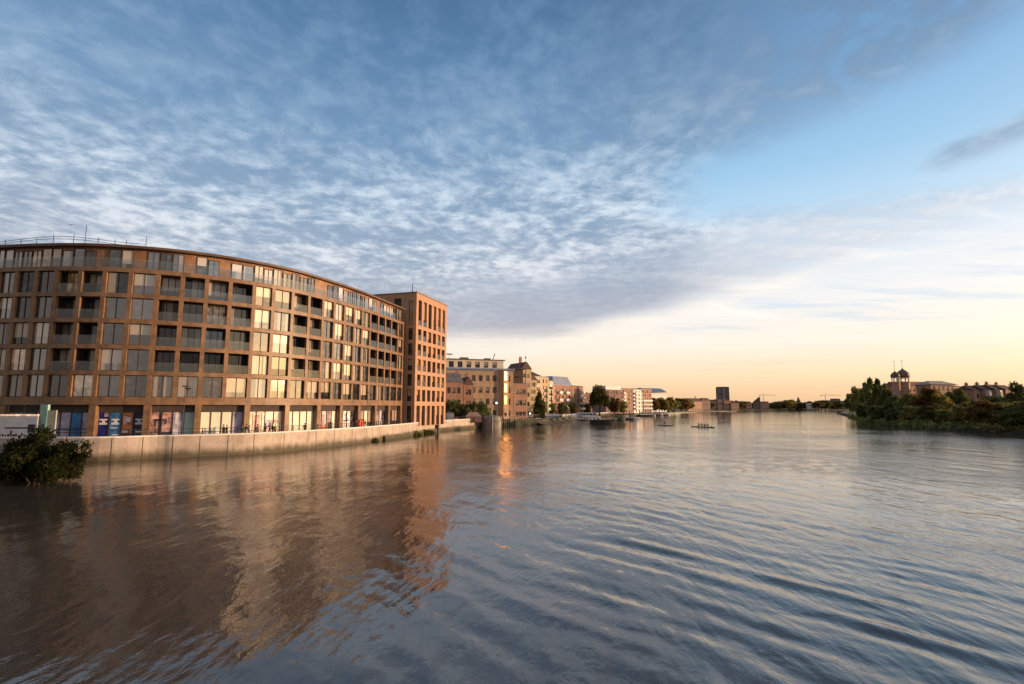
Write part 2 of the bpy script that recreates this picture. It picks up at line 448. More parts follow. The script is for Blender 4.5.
def glazed(parent, name, P, tg, W, z0, z1, depth, mull, fr=.07, fm=None, pm=None, trans=None):
    """frame with glass set between two columns; P is the plan point of its left end"""
    rz = math.atan2(tg[1], tg[0])
    M = Matrix.Translation((P[0], P[1], 0)) @ Matrix.Rotation(rz, 4, 'Z')
    mb = MB(); y0, y1 = depth, depth+.12
    mb.box(0, fr, y0, y1, z0, z1, 0, M); mb.box(W-fr, W, y0, y1, z0, z1, 0, M)
    mb.box(fr, W-fr, y0, y1, z0, z0+fr, 0, M); mb.box(fr, W-fr, y0, y1, z1-fr, z1, 0, M)
    for q in mull: mb.box(W*q-fr*.5, W*q+fr*.5, y0, y1, z0+fr, z1-fr, 0, M)
    if trans: mb.box(fr, W-fr, y0+.01, y1-.01, z0+trans, z0+trans+fr, 0, M)
    fo = mb.build(name, fm or framemat, parent)
    mb = MB(); mb.box(fr*.9, W-fr*.9, y0+.06, y0+.09, z0+fr*.9, z1-fr*.9, 0, M)
    po = mb.build('pane', pm or pane_main, fo)
    return fo
for i, kind in enumerate(BAY):
    a, ta = cpos(CS[i]); b, tb = cpos(CS[i+1]); ch = b-a; L = np.linalg.norm(ch); tg = ch/L
    P = a+tg*.24; W = L-.48
    for fl in range(5):
        z0 = LV[1+fl]+(.382 if fl == 0 else .252); z1 = LV[2+fl]-.272
        if kind == 'w' or fl == 0:
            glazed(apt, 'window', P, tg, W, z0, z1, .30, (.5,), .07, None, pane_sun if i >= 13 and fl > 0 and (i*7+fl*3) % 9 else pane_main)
        else:
            glazed(apt, 'balcony_door', P, tg, W, z0, z1, 1.35, (.34, .67), .07, None, pane_balc)
            M = Matrix.Translation((P[0], P[1], 0)) @ Matrix.Rotation(math.atan2(tg[1], tg[0]), 4, 'Z')
            mb = MB(); mb.box(.01, W-.01, .10, .125, z0+.03, z0+1.12, 0, M); mb.build('balustrade', balus, apt)
# set-back top storey, roof and terrace glass
bar('top_storey_wall', S0, S1-.1, -.62, -12., 22.66, 25.3, timberclad)
bar('roof', S0-.3, S1+.2, .06, -16., 25.3, ROOF, bronze_dark)
prnd = random.Random(11); pane_top = glass_pane('terrace_glass', (.03,.03,.034), (.5,.42,.36), .7, 3.4)
for i in range(len(CS)-1):
    a, _ = cpos(CS[i], -.62); b, _ = cpos(CS[i+1], -.62); ch = b-a; L = np.linalg.norm(ch); tg = ch/L
    for (q0, q1) in ((.02, .485), (.515, .98)):
        if prnd.random() < .1: continue
        W = L*(q1-q0); glazed(apt, 'terrace_window', a+tg*L*q0, tg, W, 22.72, 25.12-.25*(prnd.random() < .3), -.10, (.5,) if prnd.random() < .5 else (), .06, None, pane_top)
    a, _ = cpos(CS[i], -.15); b, _ = cpos(CS[i+1], -.15); ch = b-a; L = np.linalg.norm(ch); tg = ch/L
    M = Matrix.Translation((a[0], a[1], 0)) @ Matrix.Rotation(math.atan2(tg[1], tg[0]), 4, 'Z')
    mb = MB(); mb.box(.015, L-.015, 0, .025, 22.72, 23.95, 0, M); mb.build('terrace_balustrade', balus, apt)
# roof edge guard rail of scaffold tubes
mb = MB(); prev = None
for px, h in ((-20,1.0),(-4,1.0),(12,1.0),(28,1.0),(45,1.55),(66,1.5),(78,2.7),(92,1.1),(110,.9),(122,.9),(143,1.5)):
    s = cross_s(px, 246); p, _ = cpos(s, -1.); z = ROOF+.55+.35*math.sin(px*.035)
    mb.tube((p[0], p[1], ROOF-.05), (p[0], p[1], ROOF+h), .035, .035, 5)
    for dz in (0, .3):
        if prev is not None: mb.tube((prev[0], prev[1], prev[2]+dz), (p[0], p[1], z+dz), .03, .03, 5)
    prev = (p[0], p[1], z)
mb.build('roof_guard_rail', darkmetal, apt)
for px, h, w in ((366, 1.0, 1.6), (371.5, .8, 1.)):
    s = cross_s(px, 292); p, tg = cpos(s, -3.5); M = Matrix.Translation((p[0], p[1], ROOF)) @ Matrix.Rotation(math.atan2(tg[1], tg[0]), 4, 'Z')
    mb = MB(); mb.box(-w/2, w/2, -.5, .5, .12, h, 0, M)
    for q in range(5): mb.box(-w/2+.08, w/2-.08, -.53, -.5, .2+q*h*.15, .2+q*h*.15+h*.08, 0, M)
    for q in (-1, 1): mb.box(q*w*.4-.06, q*w*.4+.06, -.5, .5, -.1, .12, 0, M)
    mb.build('roof_unit', darkmetal, apt)
# ground floor: deep piers and shop fronts
hoard = paint('cream_hoarding', (.72,.68,.54), .6, .06, .6)
hoard_g = paint('pale_green_panel', (.40,.50,.44), .5, .08, .6)
p_blue = paint('deep_blue_graphic', (.012,.016,.16), .4, .15, .9)
p_mid = paint('mid_blue_graphic', (.05,.20,.42), .4, .35, 1.2)
p_white = paint('white_graphic', (.6,.58,.6), .5, .1, 1.)
p_orange = paint('orange_graphic', (.42,.14,.05), .5, .45, 1.6)
p_navy = paint('navy_graphic', (.03,.025,.05), .5, .4, 1.)
p_pink = paint('pink_photo_graphic', (.45,.27,.24), .5, .5, 1.1)
p_mauve = paint('mauve_photo_graphic', (.40,.36,.46), .45, .4, .9)
shoplit = lit('lit_shop_interior', (.95,.55,.34), .6)
shopwhite = lit('bright_lit_interior', (.9,.75,.58), .55)
shopdark = glass_pane('shop_glass', (.03,.027,.028), (.3,.22,.18), .35, 1.8, .03)
GC = [1, 4, 6, 8, 10, 12, 14, 16, 18, 20, 22, 24, 26, 28]     # every second column carries down
ST = ['dark', 'mauve', 'mauve', 'blue', 'pink', 'cream', 'lit', 'cream', 'pinkw', 'litw', 'creamd', 'pale', 'dark']
for c in GC:
    p, tg = cpos(CS[c]); M = Matrix.Translation((p[0], p[1], 0)) @ Matrix.Rotation(math.atan2(tg[1], tg[0]), 4, 'Z')
    mb = MB(); mb.box(-.36, .36, .05, 1.55, 1.755, LV[1]-.56, 0, M); mb.build('ground_pier', bronze, apt)
def panel(M, x0, x1, z0, z1, m, y=1.33, parent=None, name='shop_panel'):
    mb = MB(); mb.box(x0, x1, y, y+.05, z0, z1, 0, M); return mb.build(name, m, parent or apt)
for gi in range(len(GC)-1):
    a, _ = cpos(CS[GC[gi]]); b, _ = cpos(CS[GC[gi+1]]); ch = b-a; L = np.linalg.norm(ch); tg = ch/L
    P = a+tg*.36; W = L-.72; st = ST[gi]
    M = Matrix.Translation((P[0], P[1], 0)) @ Matrix.Rotation(math.atan2(tg[1], tg[0]), 4, 'Z')
    M = M @ Matrix.Translation((0, -.5, 0)); Z0, Z1 = 1.76, 4.95
    sf = MB(); sf.box(0, W, 1.2, 1.5, Z1, LV[1]-.555, 0, M)          # dark fascia over the glass
    n = 4
    for q in range(n+1): sf.box(W*q/n-.05, W*q/n+.05, 1.24, 1.40, Z0, Z1, 0, M)
    sf.box(0, W, 1.25, 1.38, Z0, Z0+.12, 0, M)
    sh = sf.build('shopfront', soffit, apt)
    def pn(q0, q1, m, z0=Z0+.12, z1=Z1, y=1.33, nm='panel'): return panel(M, W*q0+.05, W*q1-.05, z0, z1, m, y, sh, nm)
    def mark(q0, q1, h0, h1, m, y=1.31): return panel(M, W*q0, W*q1, Z0+.12+(Z1-Z0)*h0, Z0+.12+(Z1-Z0)*h1, m, y-.012, sh, 'graphic')
    if st == 'cream' or st == 'creamd':
        for q in range(4): pn(q/4, (q+1)/4, hoard if not (st == 'creamd' and q in (1, 3)) and not (gi == 5 and q == 3) else (shopdark if st == 'creamd' else p_mauve))
    elif st == 'blue':
        for q, m in enumerate((p_blue, p_mid, p_orange, p_navy)):
            pn(q/4, (q+1)/4, m); c = (q+.5)/4
            if q != 2:      # white I-shaped emblem on each panel
                mark(c-.085, c+.085, .66, .72, p_white); mark(c-.03, c+.03, .58, .66, p_white); mark(c-.085, c+.085, .50, .58, p_white)
            if q == 1: mark(c-.09, c+.08, .84, .95, p_mid); mark(c-.09, c+.05, .36, .40, p_white); mark(c-.06, c+.09, .10, .14, p_white)
            if q == 2: mark(c-.09, c-.01, .5, .82, p_pink, 1.312); mark(c-.03, c+.07, .6, .78, p_white); mark(c-.1, c+.03, .2, .27, p_white, 1.313); mark(c-.1, c+.1, .02, .16, p_navy)
            if q == 3: mark(c-.07, c+.08, .2, .26, p_white); mark(c-.09, c+.06, .04, .09, p_white)
            if q == 0: mark(c-.08, c-.02, .02, .06, p_white); mark(c, c+.08, .02, .05, p_white); mark(c+.01, c+.1, .8, .95, p_mauve)
    elif st == 'pink':
        for q, m in enumerate((p_pink, p_pink, p_mauve, hoard_g)): pn(q/4, (q+1)/4, m)
        mark(.07, .30, .62, .70, p_navy); mark(.19, .23, .05, .95, p_navy); mark(.1, .13, .4, .65, p_navy); mark(.32, .36, .5, .7, p_navy)
        mark(.24, .48, .0, .2, p_navy, 1.312); mark(.55, .62, .5, .98, p_white); mark(.5, .7, .1, .35, p_white, 1.313); mark(.27, .5, .85, .89, p_orange)
    elif st == 'mauve':
        for q, m in enumerate((p_mauve, p_mauve, p_mid, p_mauve)): pn(q/4, (q+1)/4, m)
        mark(.02, .98, .33, .36, p_navy); mark(.02, .98, .20, .22, p_navy); mark(.26, .5, .30, .34, p_mid, 1.312)
    elif st in ('lit', 'litw'):
        for q in range(4): pn(q/4, (q+1)/4, shoplit if st == 'lit' else (shopwhite if q in (1, 2) else shopdark))
        if st == 'lit':
            mark(.15, .17, 0, .92, p_navy); mark(.40, .42, 0, .92, p_navy); mark(.15, .42, .90, .93, p_navy)
            mark(.20, .37, .05, .85, p_pink, 1.312); mark(.5, .72, .3, .62, p_mauve); mark(.76, .9, .45, .6, p_pink); mark(.92, .97, .0, .95, hoard)
        else:
            mark(.3, .7, .45, .5, p_navy); mark(.45, .48, .4, .9, p_navy)
    elif st == 'pinkw':
        for q, m in enumerate((p_pink, p_white, p_pink, hoard)): pn(q/4, (q+1)/4, m)
        mark(.05, .6, .05, .3, p_orange); mark(.1, .2, .4, .9, p_white, 1.312); mark(.3, .42, .35, .8, p_pink, 1.312); mark(.55, .7, .5, .7, p_mauve)
    elif st == 'pale':
        for q, m in enumerate((hoard, shopdark, p_mauve, shopdark)): pn(q/4, (q+1)/4, m)
        mark(.3, .34, .3, .9, p_white); mark(.4, .44, .2, .7, p_white)
    else:
        for q in range(4): pn(q/4, (q+1)/4, shopdark)

# ------------------------------------------------------------------ building kit
def grid_wall(mb, W, z0, z1, openings, rev=.22, y=0., mi=0, rmi=0):
    """front wall with real openings and reveals; openings are (x0,x1,z0,z1)"""
    xs = sorted(set([0, W]+[o[0] for o in openings]+[o[1] for o in openings]))
    zs = sorted(set([z0, z1]+[o[2] for o in openings]+[o[3] for o in openings]))
    for i in range(len(xs)-1):
        for j in range(len(zs)-1):
            cx, cz = (xs[i]+xs[i+1])/2, (zs[j]+zs[j+1])/2
            if any(o[0] < cx < o[1] and o[2] < cz < o[3] for o in openings): continue
            mb.add([(xs[i], y, zs[j]), (xs[i+1], y, zs[j]), (xs[i+1], y, zs[j+1]), (xs[i], y, zs[j+1])], [(0,1,2,3)], mi)
    for (a, b, c, d) in openings:
        mb.add([(a,y,c),(b,y,c),(b,y,d),(a,y,d),(a,y+rev,c),(b,y+rev,c),(b,y+rev,d),(a,y+rev,d)], [(0,4,5,1),(1,5,6,2),(2,6,7,3),(3,7,4,0)], rmi)
WCACHE = {}
def window_part(root, x, z, w, h, rev, rot=0., yoff=0., style='cross', fm=None, pm=None, name='window', at=None):
    """window frame with its pane as sub-part, set rev deep in the wall; meshes shared by size"""
    fm = fm or framemat; pm = pm or pane_far
    key = (round(w, 2), round(h, 2), style, fm.name, pm.name)
    if key not in WCACHE:
        mb = MB(); f = min(.09, w*.09)
        mb.box(0, f, 0, .1, 0, h); mb.box(w-f, w, 0, .1, 0, h); mb.box(f, w-f, 0, .1, 0, f); mb.box(f, w-f, 0, .1, h-f, h)
        if style in ('cross', 'mull'): mb.box(w/2-f/2, w/2+f/2, .01, .09, f, h-f)
        if style == 'cross': mb.box(f, w-f, .012, .088, h*.55, h*.55+f)
        pb = MB(); pb.box(f*.9, w-f*.9, .05, .08, f*.9, h-f*.9)
        WCACHE[key] = (mb.mesh('window_frame', fm), pb.mesh('window_pane', pm))
    a, b = WCACHE[key]
    o = link(name, a, root); o.location = at if at else (x, yoff+rev-.12, z); o.rotation_euler = (0, 0, rot)
    link('pane', b, o); return o
def side_xform(W, D, side):
    """local transform that carries a front wall to the left or right side of the block"""
    if side == 'right': return Matrix.Translation((W, 0, 0)) @ Matrix.Rotation(math.pi/2, 4, 'Z')
    return Matrix.Translation((0, D, 0)) @ Matrix.Rotation(-math.pi/2, 4, 'Z')
def block(name, label, cat, P0, P1, D, H, z0, wall_m, rows, cols, win=(1.1, 1.5), sides=(), roof='flat', roof_m=None, par=.5, pm=None, fm=None,
          rev=.2, margin=.6, balc=None, skip=(), group=None, sill=.9, top=.6, roofh=None, sidecols=None, style='cross', ground=None, over=.25):
    P0 = Vector(P0); P1 = Vector(P1); W = (P1-P0).length; rz = math.atan2(P1.y-P0.y, P1.x-P0.x)
    root = empty(name, (P0.x, P0.y, z0), rz, label, cat, group)
    pitch = (H-top)/rows
    def layout(Wd, nc):
        ops = []; cw = (Wd-2*margin)/nc
        for r in range(rows):
            for c in range(nc):
                if (r, c) in skip: continue
                w = min(win[0], cw*.86); h = min(win[1], pitch*.82)
                x = margin+cw*(c+.5)-w/2; z = r*pitch+min(sill, pitch-h-.1)
                if ground and r == 0: w = min(cw*.86, ground[0]); x = margin+cw*(c+.5)-w/2; z = .15; h = min(ground[1], pitch*.9)
                ops.append((x, x+w, z, z+h, r, c))
        return ops
    mb = MB(); ops = layout(W, cols)
    grid_wall(mb, W, 0, H, [o[:4] for o in ops], rev)
    for s in ('left', 'right'):
        Wd = D; M = side_xform(W, D, s); tmp = MB()
        so_ = layout(D, sidecols or max(2, int(D/(W/cols)))) if s in sides else []
        grid_wall(tmp, Wd, 0, H, [o[:4] for o in so_], rev)
        mb.add([M @ Vector(v) for v in tmp.v], tmp.f)
        for o in so_:
            q = M @ Vector((o[0], rev-.12, o[2]))
            window_part(root, 0, 0, o[1]-o[0], o[3]-o[2], rev, math.pi/2 if s == 'right' else -math.pi/2, 0, style, fm, pm, at=tuple(q))
    mb.add([(0,D,0),(W,D,0),(W,D,H),(0,D,H)], [(1,0,3,2)])
    mb.add([(.25,rev+.02,0),(W-.25,rev+.02,0),(W-.25,rev+.02,H-.05),(.25,rev+.02,H-.05)], [(0,1,2,3)])
    mb.build('wall', wall_m, root, False)
    for o in ops: window_part(root, o[0], o[2], o[1]-o[0], o[3]-o[2], rev, 0, 0, style, fm, pm)
    if balc:
        for (r, c0, c1, m) in balc:
            cw = (W-2*margin)/cols; x0 = margin+cw*c0+.1; x1 = margin+cw*c1-.1; z = r*pitch+.02
            b = MB(); b.box(x0, x1, -1.3, -.003, z-.15, z); b.box(x0, x1, -1.3, -1.24, z+.1, z+1.05); b.box(x0, x0+.06, -1.24, -.003, z+.1, z+1.05); b.box(x1-.06, x1, -1.24, -.003, z+.1, z+1.05)
            for q in range(4):
                xx = x0+.03+(x1-x0-.06)*q/3; b.box(xx-.03, xx+.03, -1.32, -1.301, z-.1, z+1.1)
            b.build('balcony', m, root, False)
    rm = roof_m or slate; rb = MB(); rh = roofh or 2.2; e = over
    if roof == 'flat':
        rb.box(-.12, W+.12, -.12, D+.12, H, H+.18); rb.box(.2, W-.2, .2, D-.2, H+.18, H+par)
    elif roof == 'gable':       # ridge along the front
        rb.add([(-e,-e,H),(W+e,-e,H),(W+e,D+e,H),(-e,D+e,H),(-e,D/2,H+rh),(W+e,D/2,H+rh)], [(0,1,5,4),(2,3,4,5),(0,4,3),(1,2,5),(0,3,2,1)])
    elif roof == 'gablefront':  # gable end towards the water
        rb.add([(-e,-e,H),(W+e,-e,H),(W+e,D+e,H),(-e,D+e,H),(W/2,-e,H+rh),(W/2,D+e,H+rh)], [(0,4,5,3),(1,2,5,4),(0,1,4),(2,3,5),(0,3,2,1)])
    elif roof == 'hip':
        k = min(W, D)*.45
        rb.add([(-e,-e,H),(W+e,-e,H),(W+e,D+e,H),(-e,D+e,H),(k,D/2,H+rh),(W-k,D/2,H+rh)], [(0,1,5,4),(2,3,4,5),(3,0,4),(1,2,5),(0,3,2,1)])
    elif roof == 'mansard':
        k = rh*.35
        rb.box(-.2, W+.2, -.2, D+.2, H, H+.2)
        rb.add([(-.1,-.1,H+.2),(W+.1,-.1,H+.2),(W+.1,D+.1,H+.2),(-.1,D+.1,H+.2),(k,k,H+rh),(W-k,k,H+rh),(W-k,D-k,H+rh),(k,D-k,H+rh)], [(0,1,5,4),(1,2,6,5),(2,3,7,6),(3,0,4,7),(4,5,6,7)])
    ro = rb.build('roof', rm, root, False)
    root['dims'] = (W, D, H)
    return root, ro, W
def chimney(roof, x, y, z, h=1.6, m=None, w=.8):
    b = MB(); b.box(x-w/2, x+w/2, y-.35, y+.35, z, z+h); b.box(x-w/2-.06, x+w/2+.06, y-.41, y+.41, z+h, z+h+.15)
    for k in (-1, 1): b.tube((x+k*w*.25, y, z+h+.15), (x+k*w*.25, y, z+h+.5), .12, .1, 6)
    return b.build('chimney', m or red_brick, roof, False)

# ------------------------------------------------------------------ orange brick tower beside it
TP0, TP1 = Vector((-19.6, 108.2)), Vector((-15.2, 123.0))
TW = (TP1-TP0).length; trz = math.atan2(TP1.y-TP0.y, TP1.x-TP0.x); TH = 29.0-1.75; TD = 11.
tower = empty('brick_tower', (TP0.x, TP0.y, 1.75), trz, 'orange brick tower block with tall narrow openings at the end of the curved bronze block', 'tower block')
zl = [z-1.75 for z in (6.35, 9.5, 12.6, 15.75, 18.9, 22.0)]
cw = (TW-1.0)/6; ops = []
for c in range(6):
    x0 = .5+cw*c+.42; x1 = .5+cw*(c+1)-.42
    ops.append((x0, x1, .05, zl[0]-.5, 0, c))
    for r in range(5): ops.append((x0, x1, zl[r]+.38, zl[r+1]-.38, r+1, c))
    ops.append((x0, x1, zl[5]+.38, TH-1.3, 6, c))
mb = MB(); grid_wall(mb, TW, 0, TH, [o[:4] for o in ops], .55)
M = side_xform(TW, TD, 'left')
lops = [(TD-1.75, TD-.75, .3, zl[0]-.5)]+[(TD-1.75, TD-.75, zl[r]+.38, zl[r+1]-.38) for r in range(5)]+[(TD-1.75, TD-.75, zl[5]+.38, TH-1.6), (TD-5.2, TD-3.5, TH-2.6, TH-1.0)]
tmp = MB(); grid_wall(tmp, TD, 0, TH, lops, .3); mb.add([M @ Vector(v) for v in tmp.v], tmp.f)
M2 = side_xform(TW, TD, 'right'); tmp = MB(); grid_wall(tmp, TD, 0, TH, []); mb.add([M2 @ Vector(v) for v in tmp.v], tmp.f)
mb.add([(0,TD,0),(TW,TD,0),(TW,TD,TH),(0,TD,TH)], [(1,0,3,2)]); mb.add([(.4,.6,0),(TW-.4,.6,0),(TW-.4,.6,TH-.2),(.4,.6,TH-.2)], [(0,1,2,3)])
mb.build('wall', orange_brick, tower, False)
pane_tower = glass_pane('tower_window_glass', (.02,.018,.016), (.35,.25,.16), .3, 1.6, .05)
for o in ops:
    window_part(tower, o[0], o[2], o[1]-o[0], o[3]-o[2], .55, 0, 0, 'plain', None, pane_tower)
    if o[5] in (0, 1, 4, 5) and 1 < o[4]:
        b = MB(); b.box(o[0]+.01, o[1]-.01, .08, .11, o[2]+.02, o[2]+1.1); b.build('balustrade', balus, tower, False)
for o in lops:
    q = M @ Vector((o[0], .18, o[2])); window_part(tower, 0, 0, o[1]-o[0], o[3]-o[2], .3, -math.pi/2, 0, 'plain', None, pane_tower, at=tuple(q))
rb = MB(); rb.box(-.08, TW+.08, -.08, TD+.08, TH, TH+.22); ro = rb.build('roof', bronze, tower, False)
rb = MB()
for q in range(9): rb.tube((.4+q*(TW-.8)/8, .35, TH+.2), (.4+q*(TW-.8)/8, .35, TH+1.0), .03)
rb.tube((.4, .35, TH+.98), (TW-.4, .35, TH+.98), .03); rb.tube((.4, .35, TH+.62), (TW-.4, .35, TH+.62), .025)
rb.build('roof_guard_rail', greymetal, ro, False)
rb = MB(); rb.tube((1.9, 2., TH+.2), (1.9, 2., TH+2.4), .1, .07); rb.tube((1.9, 2., TH+1.9), (2.2, 2., TH+2.6), .04); rb.build('mast', darkmetal, ro, False)

# ------------------------------------------------------------------ river walls
rw = empty('river_wall', (-30, 68, 0), 0, 'long pale concrete river wall with a white coping below the curved bronze block', 'river wall')
def offs(line, d):
    out = []
    for i, p in enumerate(line):
        a = np.array(line[max(0, i-1)]); b = np.array(line[min(len(line)-1, i+1)]); t = (b-a)/np.linalg.norm(b-a); out.append((p[0]+t[1]*d, p[1]-t[0]*d))
    return out
mb = MB(); mb.strip(offs(wall_s, .25), offs(wall_s, -.2), -1.5, 2.36); mb.build('wall', river_concrete, rw)
mb = MB(); mb.strip(offs(wall_s, .33), offs(wall_s, -.28), 2.36, 2.52); mb.build('coping', coping, rw)
half = [p for p in wall_s if p[1] > 92]
mb = MB(); mb.strip(offs(half, .75), offs(half, .252), -1.5, .75); mb.build('plinth', river_stone, rw)
jd = np.concatenate([[0], np.cumsum([math.dist(wall_s[i], wall_s[i+1]) for i in range(len(wall_s)-1)])])
def wall_at(px, off=.25, py=440):
    line = offs(wall_s, off); r = ray(px, py)
    for i in range(len(line)-1):
        a, b = line[i], line[i+1]; ca = r.x*a[1]-r.y*a[0]; cb = r.x*b[1]-r.y*b[0]
        if ca*cb <= 0 and ca != cb:
            t = ca/(ca-cb); tx, ty = b[0]-a[0], b[1]-a[1]
            return (a[0]+tx*t, a[1]+ty*t), math.atan2(ty, tx)
    return line[-1], 1.
for px in (112, 143, 173, 200, 228, 254, 284, 316, 334, 352, 372, 392, 408, 424, 452, 468):
    p, an = wall_at(px, .25); M = Matrix.Translation((*p, 0)) @ Matrix.Rotation(an, 4, 'Z')
    mb = MB(); mb.box(-.035, .035, -.012, .05, -.5, 2.355, 0, M); mb.build('joint', soffit, rw)
p, an = wall_at(435.5, .3); M = Matrix.Translation((*p, 0)) @ Matrix.Rotation(an, 4, 'Z')
mb = MB(); mb.box(-.3, .3, -.75, 0, -1.5, 2.2, 0, M); mb.box(-.34, .34, -.8, .02, 2.2, 2.3, 0, M)
for k in range(9): mb.box(-.2, .2, -.84, -.751, -.2+.26*k, -.12+.26*k, 0, M)
mb.build('fender_pile', timber, rw)
# older wall at the lower left corner, bush growing on it
ow = empty('brick_wall', (-40, 40, 0), 0, 'old dark brick embankment wall with worn stone capping behind the big bush at the left edge', 'embankment wall')
oline = [(-66,41.5),(-44,41.2),(-38.6,42.0),(-37.4,44.4),(-39.5,49.),(-44.5,55.8)]
oline = catmull(oline, 5)
mb = MB(); mb.strip(offs(oline, .3), offs(oline, -.5), -1.5, 2.0); mb.build('wall', tide('tidal_brick', dark_brick, .4, 1.6), ow)
mb = MB(); mb.strip(offs(oline, .4), offs(oline, -.55), 2.0, 2.2); mb.build('coping', stone, ow)
land('embankment', [(-150,41.8)]+[(x-.1, y+.45) for x, y in oline]+[(-44.7,56.9),(-58,57.),(-140,57.6)], 1.72, soil)

# railing on the promenade behind the coping
rl = empty('riverside_railing', (-30, 69, 1.75), 0, 'dark metal railing with two rails running behind the white wall coping', 'railing')
line = offs(wall_s, -.75); ln = [p for p in line if p[0] > -43.5]
mb = MB()
for z in (2.75, 3.15): mb.path([(x, y, z) for x, y in ln], .028, 5)
mb.build('rail', darkmetal, rl)
acc = 0; last = None
for i in range(len(ln)-1):
    a, b = np.array(ln[i]), np.array(ln[i+1]); L = np.linalg.norm(b-a); t = 0
    while acc+(L-t) >= 2.3:
        t += 2.3-acc; acc = 0; p = a+(b-a)*t/L
        pm_ = MB(); pm_.box(p[0]-.035, p[0]+.035, p[1]-.035, p[1]+.035, 1.755, 3.2); pm_.box(p[0]-.08, p[0]+.08, p[1]-.08, p[1]+.08, 1.752, 1.8); pm_.build('post', darkmetal, rl)
    acc += L-t
# life ring in its stand
p, an = wall_at(359.7, -.35)
lb = empty('life_ring', (p[0], p[1], 1.75), an, 'orange life ring in its red stand on the promenade above the river wall', 'life ring')
orange = paint('life_ring_orange', (.75,.10,.025), .45, .1, 2.)
mb = MB(); N = 24; vs = []; fs = []
for i in range(N):
    t = 2*math.pi*i/N
    for j in range(8):
        q = 2*math.pi*j/8; r = .46+.13*math.cos(q); vs.append((r*math.cos(t), -.12+.12*math.sin(q), 1.2+1.15*r*math.sin(t)))
for i in range(N):
    for j in range(8): fs.append((i*8+j, i*8+(j+1) % 8, ((i+1) % N)*8+(j+1) % 8, ((i+1) % N)*8+j))
mb.add(vs, fs); mb.build('ring', orange, lb, False, True)
mb = MB(); mb.box(-.55, .55, .03, .09, .55, 1.85); mb.box(-.05, .05, .09, .17, 0, 1.9); mb.box(-.2, .2, -.02, .2, 0, .06); mb.build('stand', paint('stand_red', (.45,.06,.03), .5), lb, False)
# street lamps
def lamp(px, off, h, label):
    p, an = wall_at(px, off)
    r = empty('street_lamp', (p[0], p[1], 1.75), an, label, 'street lamp', 'slim lamps on the promenade')
    m = MB(); m.tube((0,0,0), (0,0,.9), .09, .08, 8); m.tube((0,0,.9), (0,0,h), .055, .04, 8); m.tube((0,0,0), (0,0,.06), .18, .18, 8); m.build('pole', darkmetal, r, False)
    m = MB(); m.box(-.35, .35, -.12, .12, h, h+.1); m.box(-.3, .3, -.09, .09, h-.04, h); m.build('lamp_head', darkmetal, r, False)
lamp(181.5, -1.2, 6.2, 'slim dark lamp pole in front of the pale green shop panel')
lamp(366.5, -1.2, 6.2, 'slim dark lamp pole just right of the orange life ring')
# billboard at the left edge
bx0, bx1, bd = gx(-25, 58), gx(39, 58), 58.
bb = empty('billboard', (bx0, bd, 1.75), 0, 'long white site billboard with a light strip on top at the left edge', 'billboard')
W = bx1-bx0
mb = MB(); mb.box(0, W, 0, .08, .05, 2.9); mb.build('panel', p_white, bb, False)
mb = MB(); mb.box(-.05, W+.05, -.10, .14, 2.9, 3.08); mb.build('light_strip', lit('warm_light_strip', (1.,.62,.35), .9), bb, False)
mb = MB()
for q in range(5): mb.box(W*q/4-.05, W*q/4+.05, .1, .2, 0, 4.2)
mb.box(0, W, .12, .18, 4.0, 4.1); mb.build('frame', darkmetal, bb, False)
mb = MB()
for k in range(16):
    x = W*.3+k*W*.042; h = .5+.5*rnd.random(); mb.box(x, x+W*.03*(.6+rnd.random()*.6), -.012, -.003, .35, .35+h)
mb.box(W*.25, W*.97, -.008, -.002, .3, .45); mb.box(W*.5, W*.97, -.015, -.004, 1.55, 1.7); mb.box(W*.86, W*.97, -.014, -.003, 1.3, 2.0); mb.build('picture', p_navy, bb, False)
mb = MB()
for k in range(9): x = W*.3+k*W*.075; mb.box(x, x+W*.04, -.018, -.005, .3, .5+.35*rnd.random())
mb.build('picture_people', p_orange, bb, False)
tx = gx(44, 58.5)
tp = empty('totem_sign', (tx, 58.5, 1.75), 0, 'tall pale turquoise totem board beside the site billboard', 'totem sign')
mb = MB(); mb.box(-.42, .42, 0, .3, 0, 4.1); mb.box(-.46, .46, -.03, .33, 0, .15); mb.build('board', paint('turquoise_board', (.27,.46,.43), .5, .15, 1.), tp, False)
mb = MB(); mb.box(.45, 1.35, .05, .2, 0, 3.5); mb.build('side_board', paint('beige_board', (.42,.40,.31), .6, .1, 1.), tp, False)
# ------------------------------------------------------------------ trees and bushes
def leaves_mesh(name, seed, lobes, n, size, m, shell=.55):
    """many leaf-sized quads spread through a set of lobes (cx,cy,cz,rx,ry,rz)"""
    rg = np.random.default_rng(seed); L = np.array(lobes)
    wts = (L[:,3]*L[:,4]*L[:,5])**.67; idx = rg.choice(len(L), n, p=wts/wts.sum())
    d = rg.normal(size=(n, 3)); d /= np.linalg.norm(d, axis=1)[:, None]
    r = shell+(1-shell)*rg.random(n)**.6; r *= (1+.2*rg.normal(size=n))
    c = L[idx, :3]+d*L[idx, 3:]*r[:, None]
    a = rg.normal(size=(n, 3)); a /= np.linalg.norm(a, axis=1)[:, None]
    b = np.cross(a, rg.normal(size=(n, 3))); b /= np.linalg.norm(b, axis=1)[:, None]
    s = (size*(.55+.9*rg.random(n)))[:, None]
    a *= s; b *= s*.6
    V = np.stack([c-a, c-b*.9, c+a, c+b*.9], 1).reshape(-1, 3)
    me = bpy.data.meshes.new(name)
    me.vertices.add(len(V)); me.vertices.foreach_set('co', V.ravel())
    me.loops.add(4*n); me.loops.foreach_set('vertex_index', np.arange(4*n))
    me.polygons.add(n); me.polygons.foreach_set('loop_start', np.arange(n)*4)
    me.update(calc_edges=True); me.materials.append(m); return me
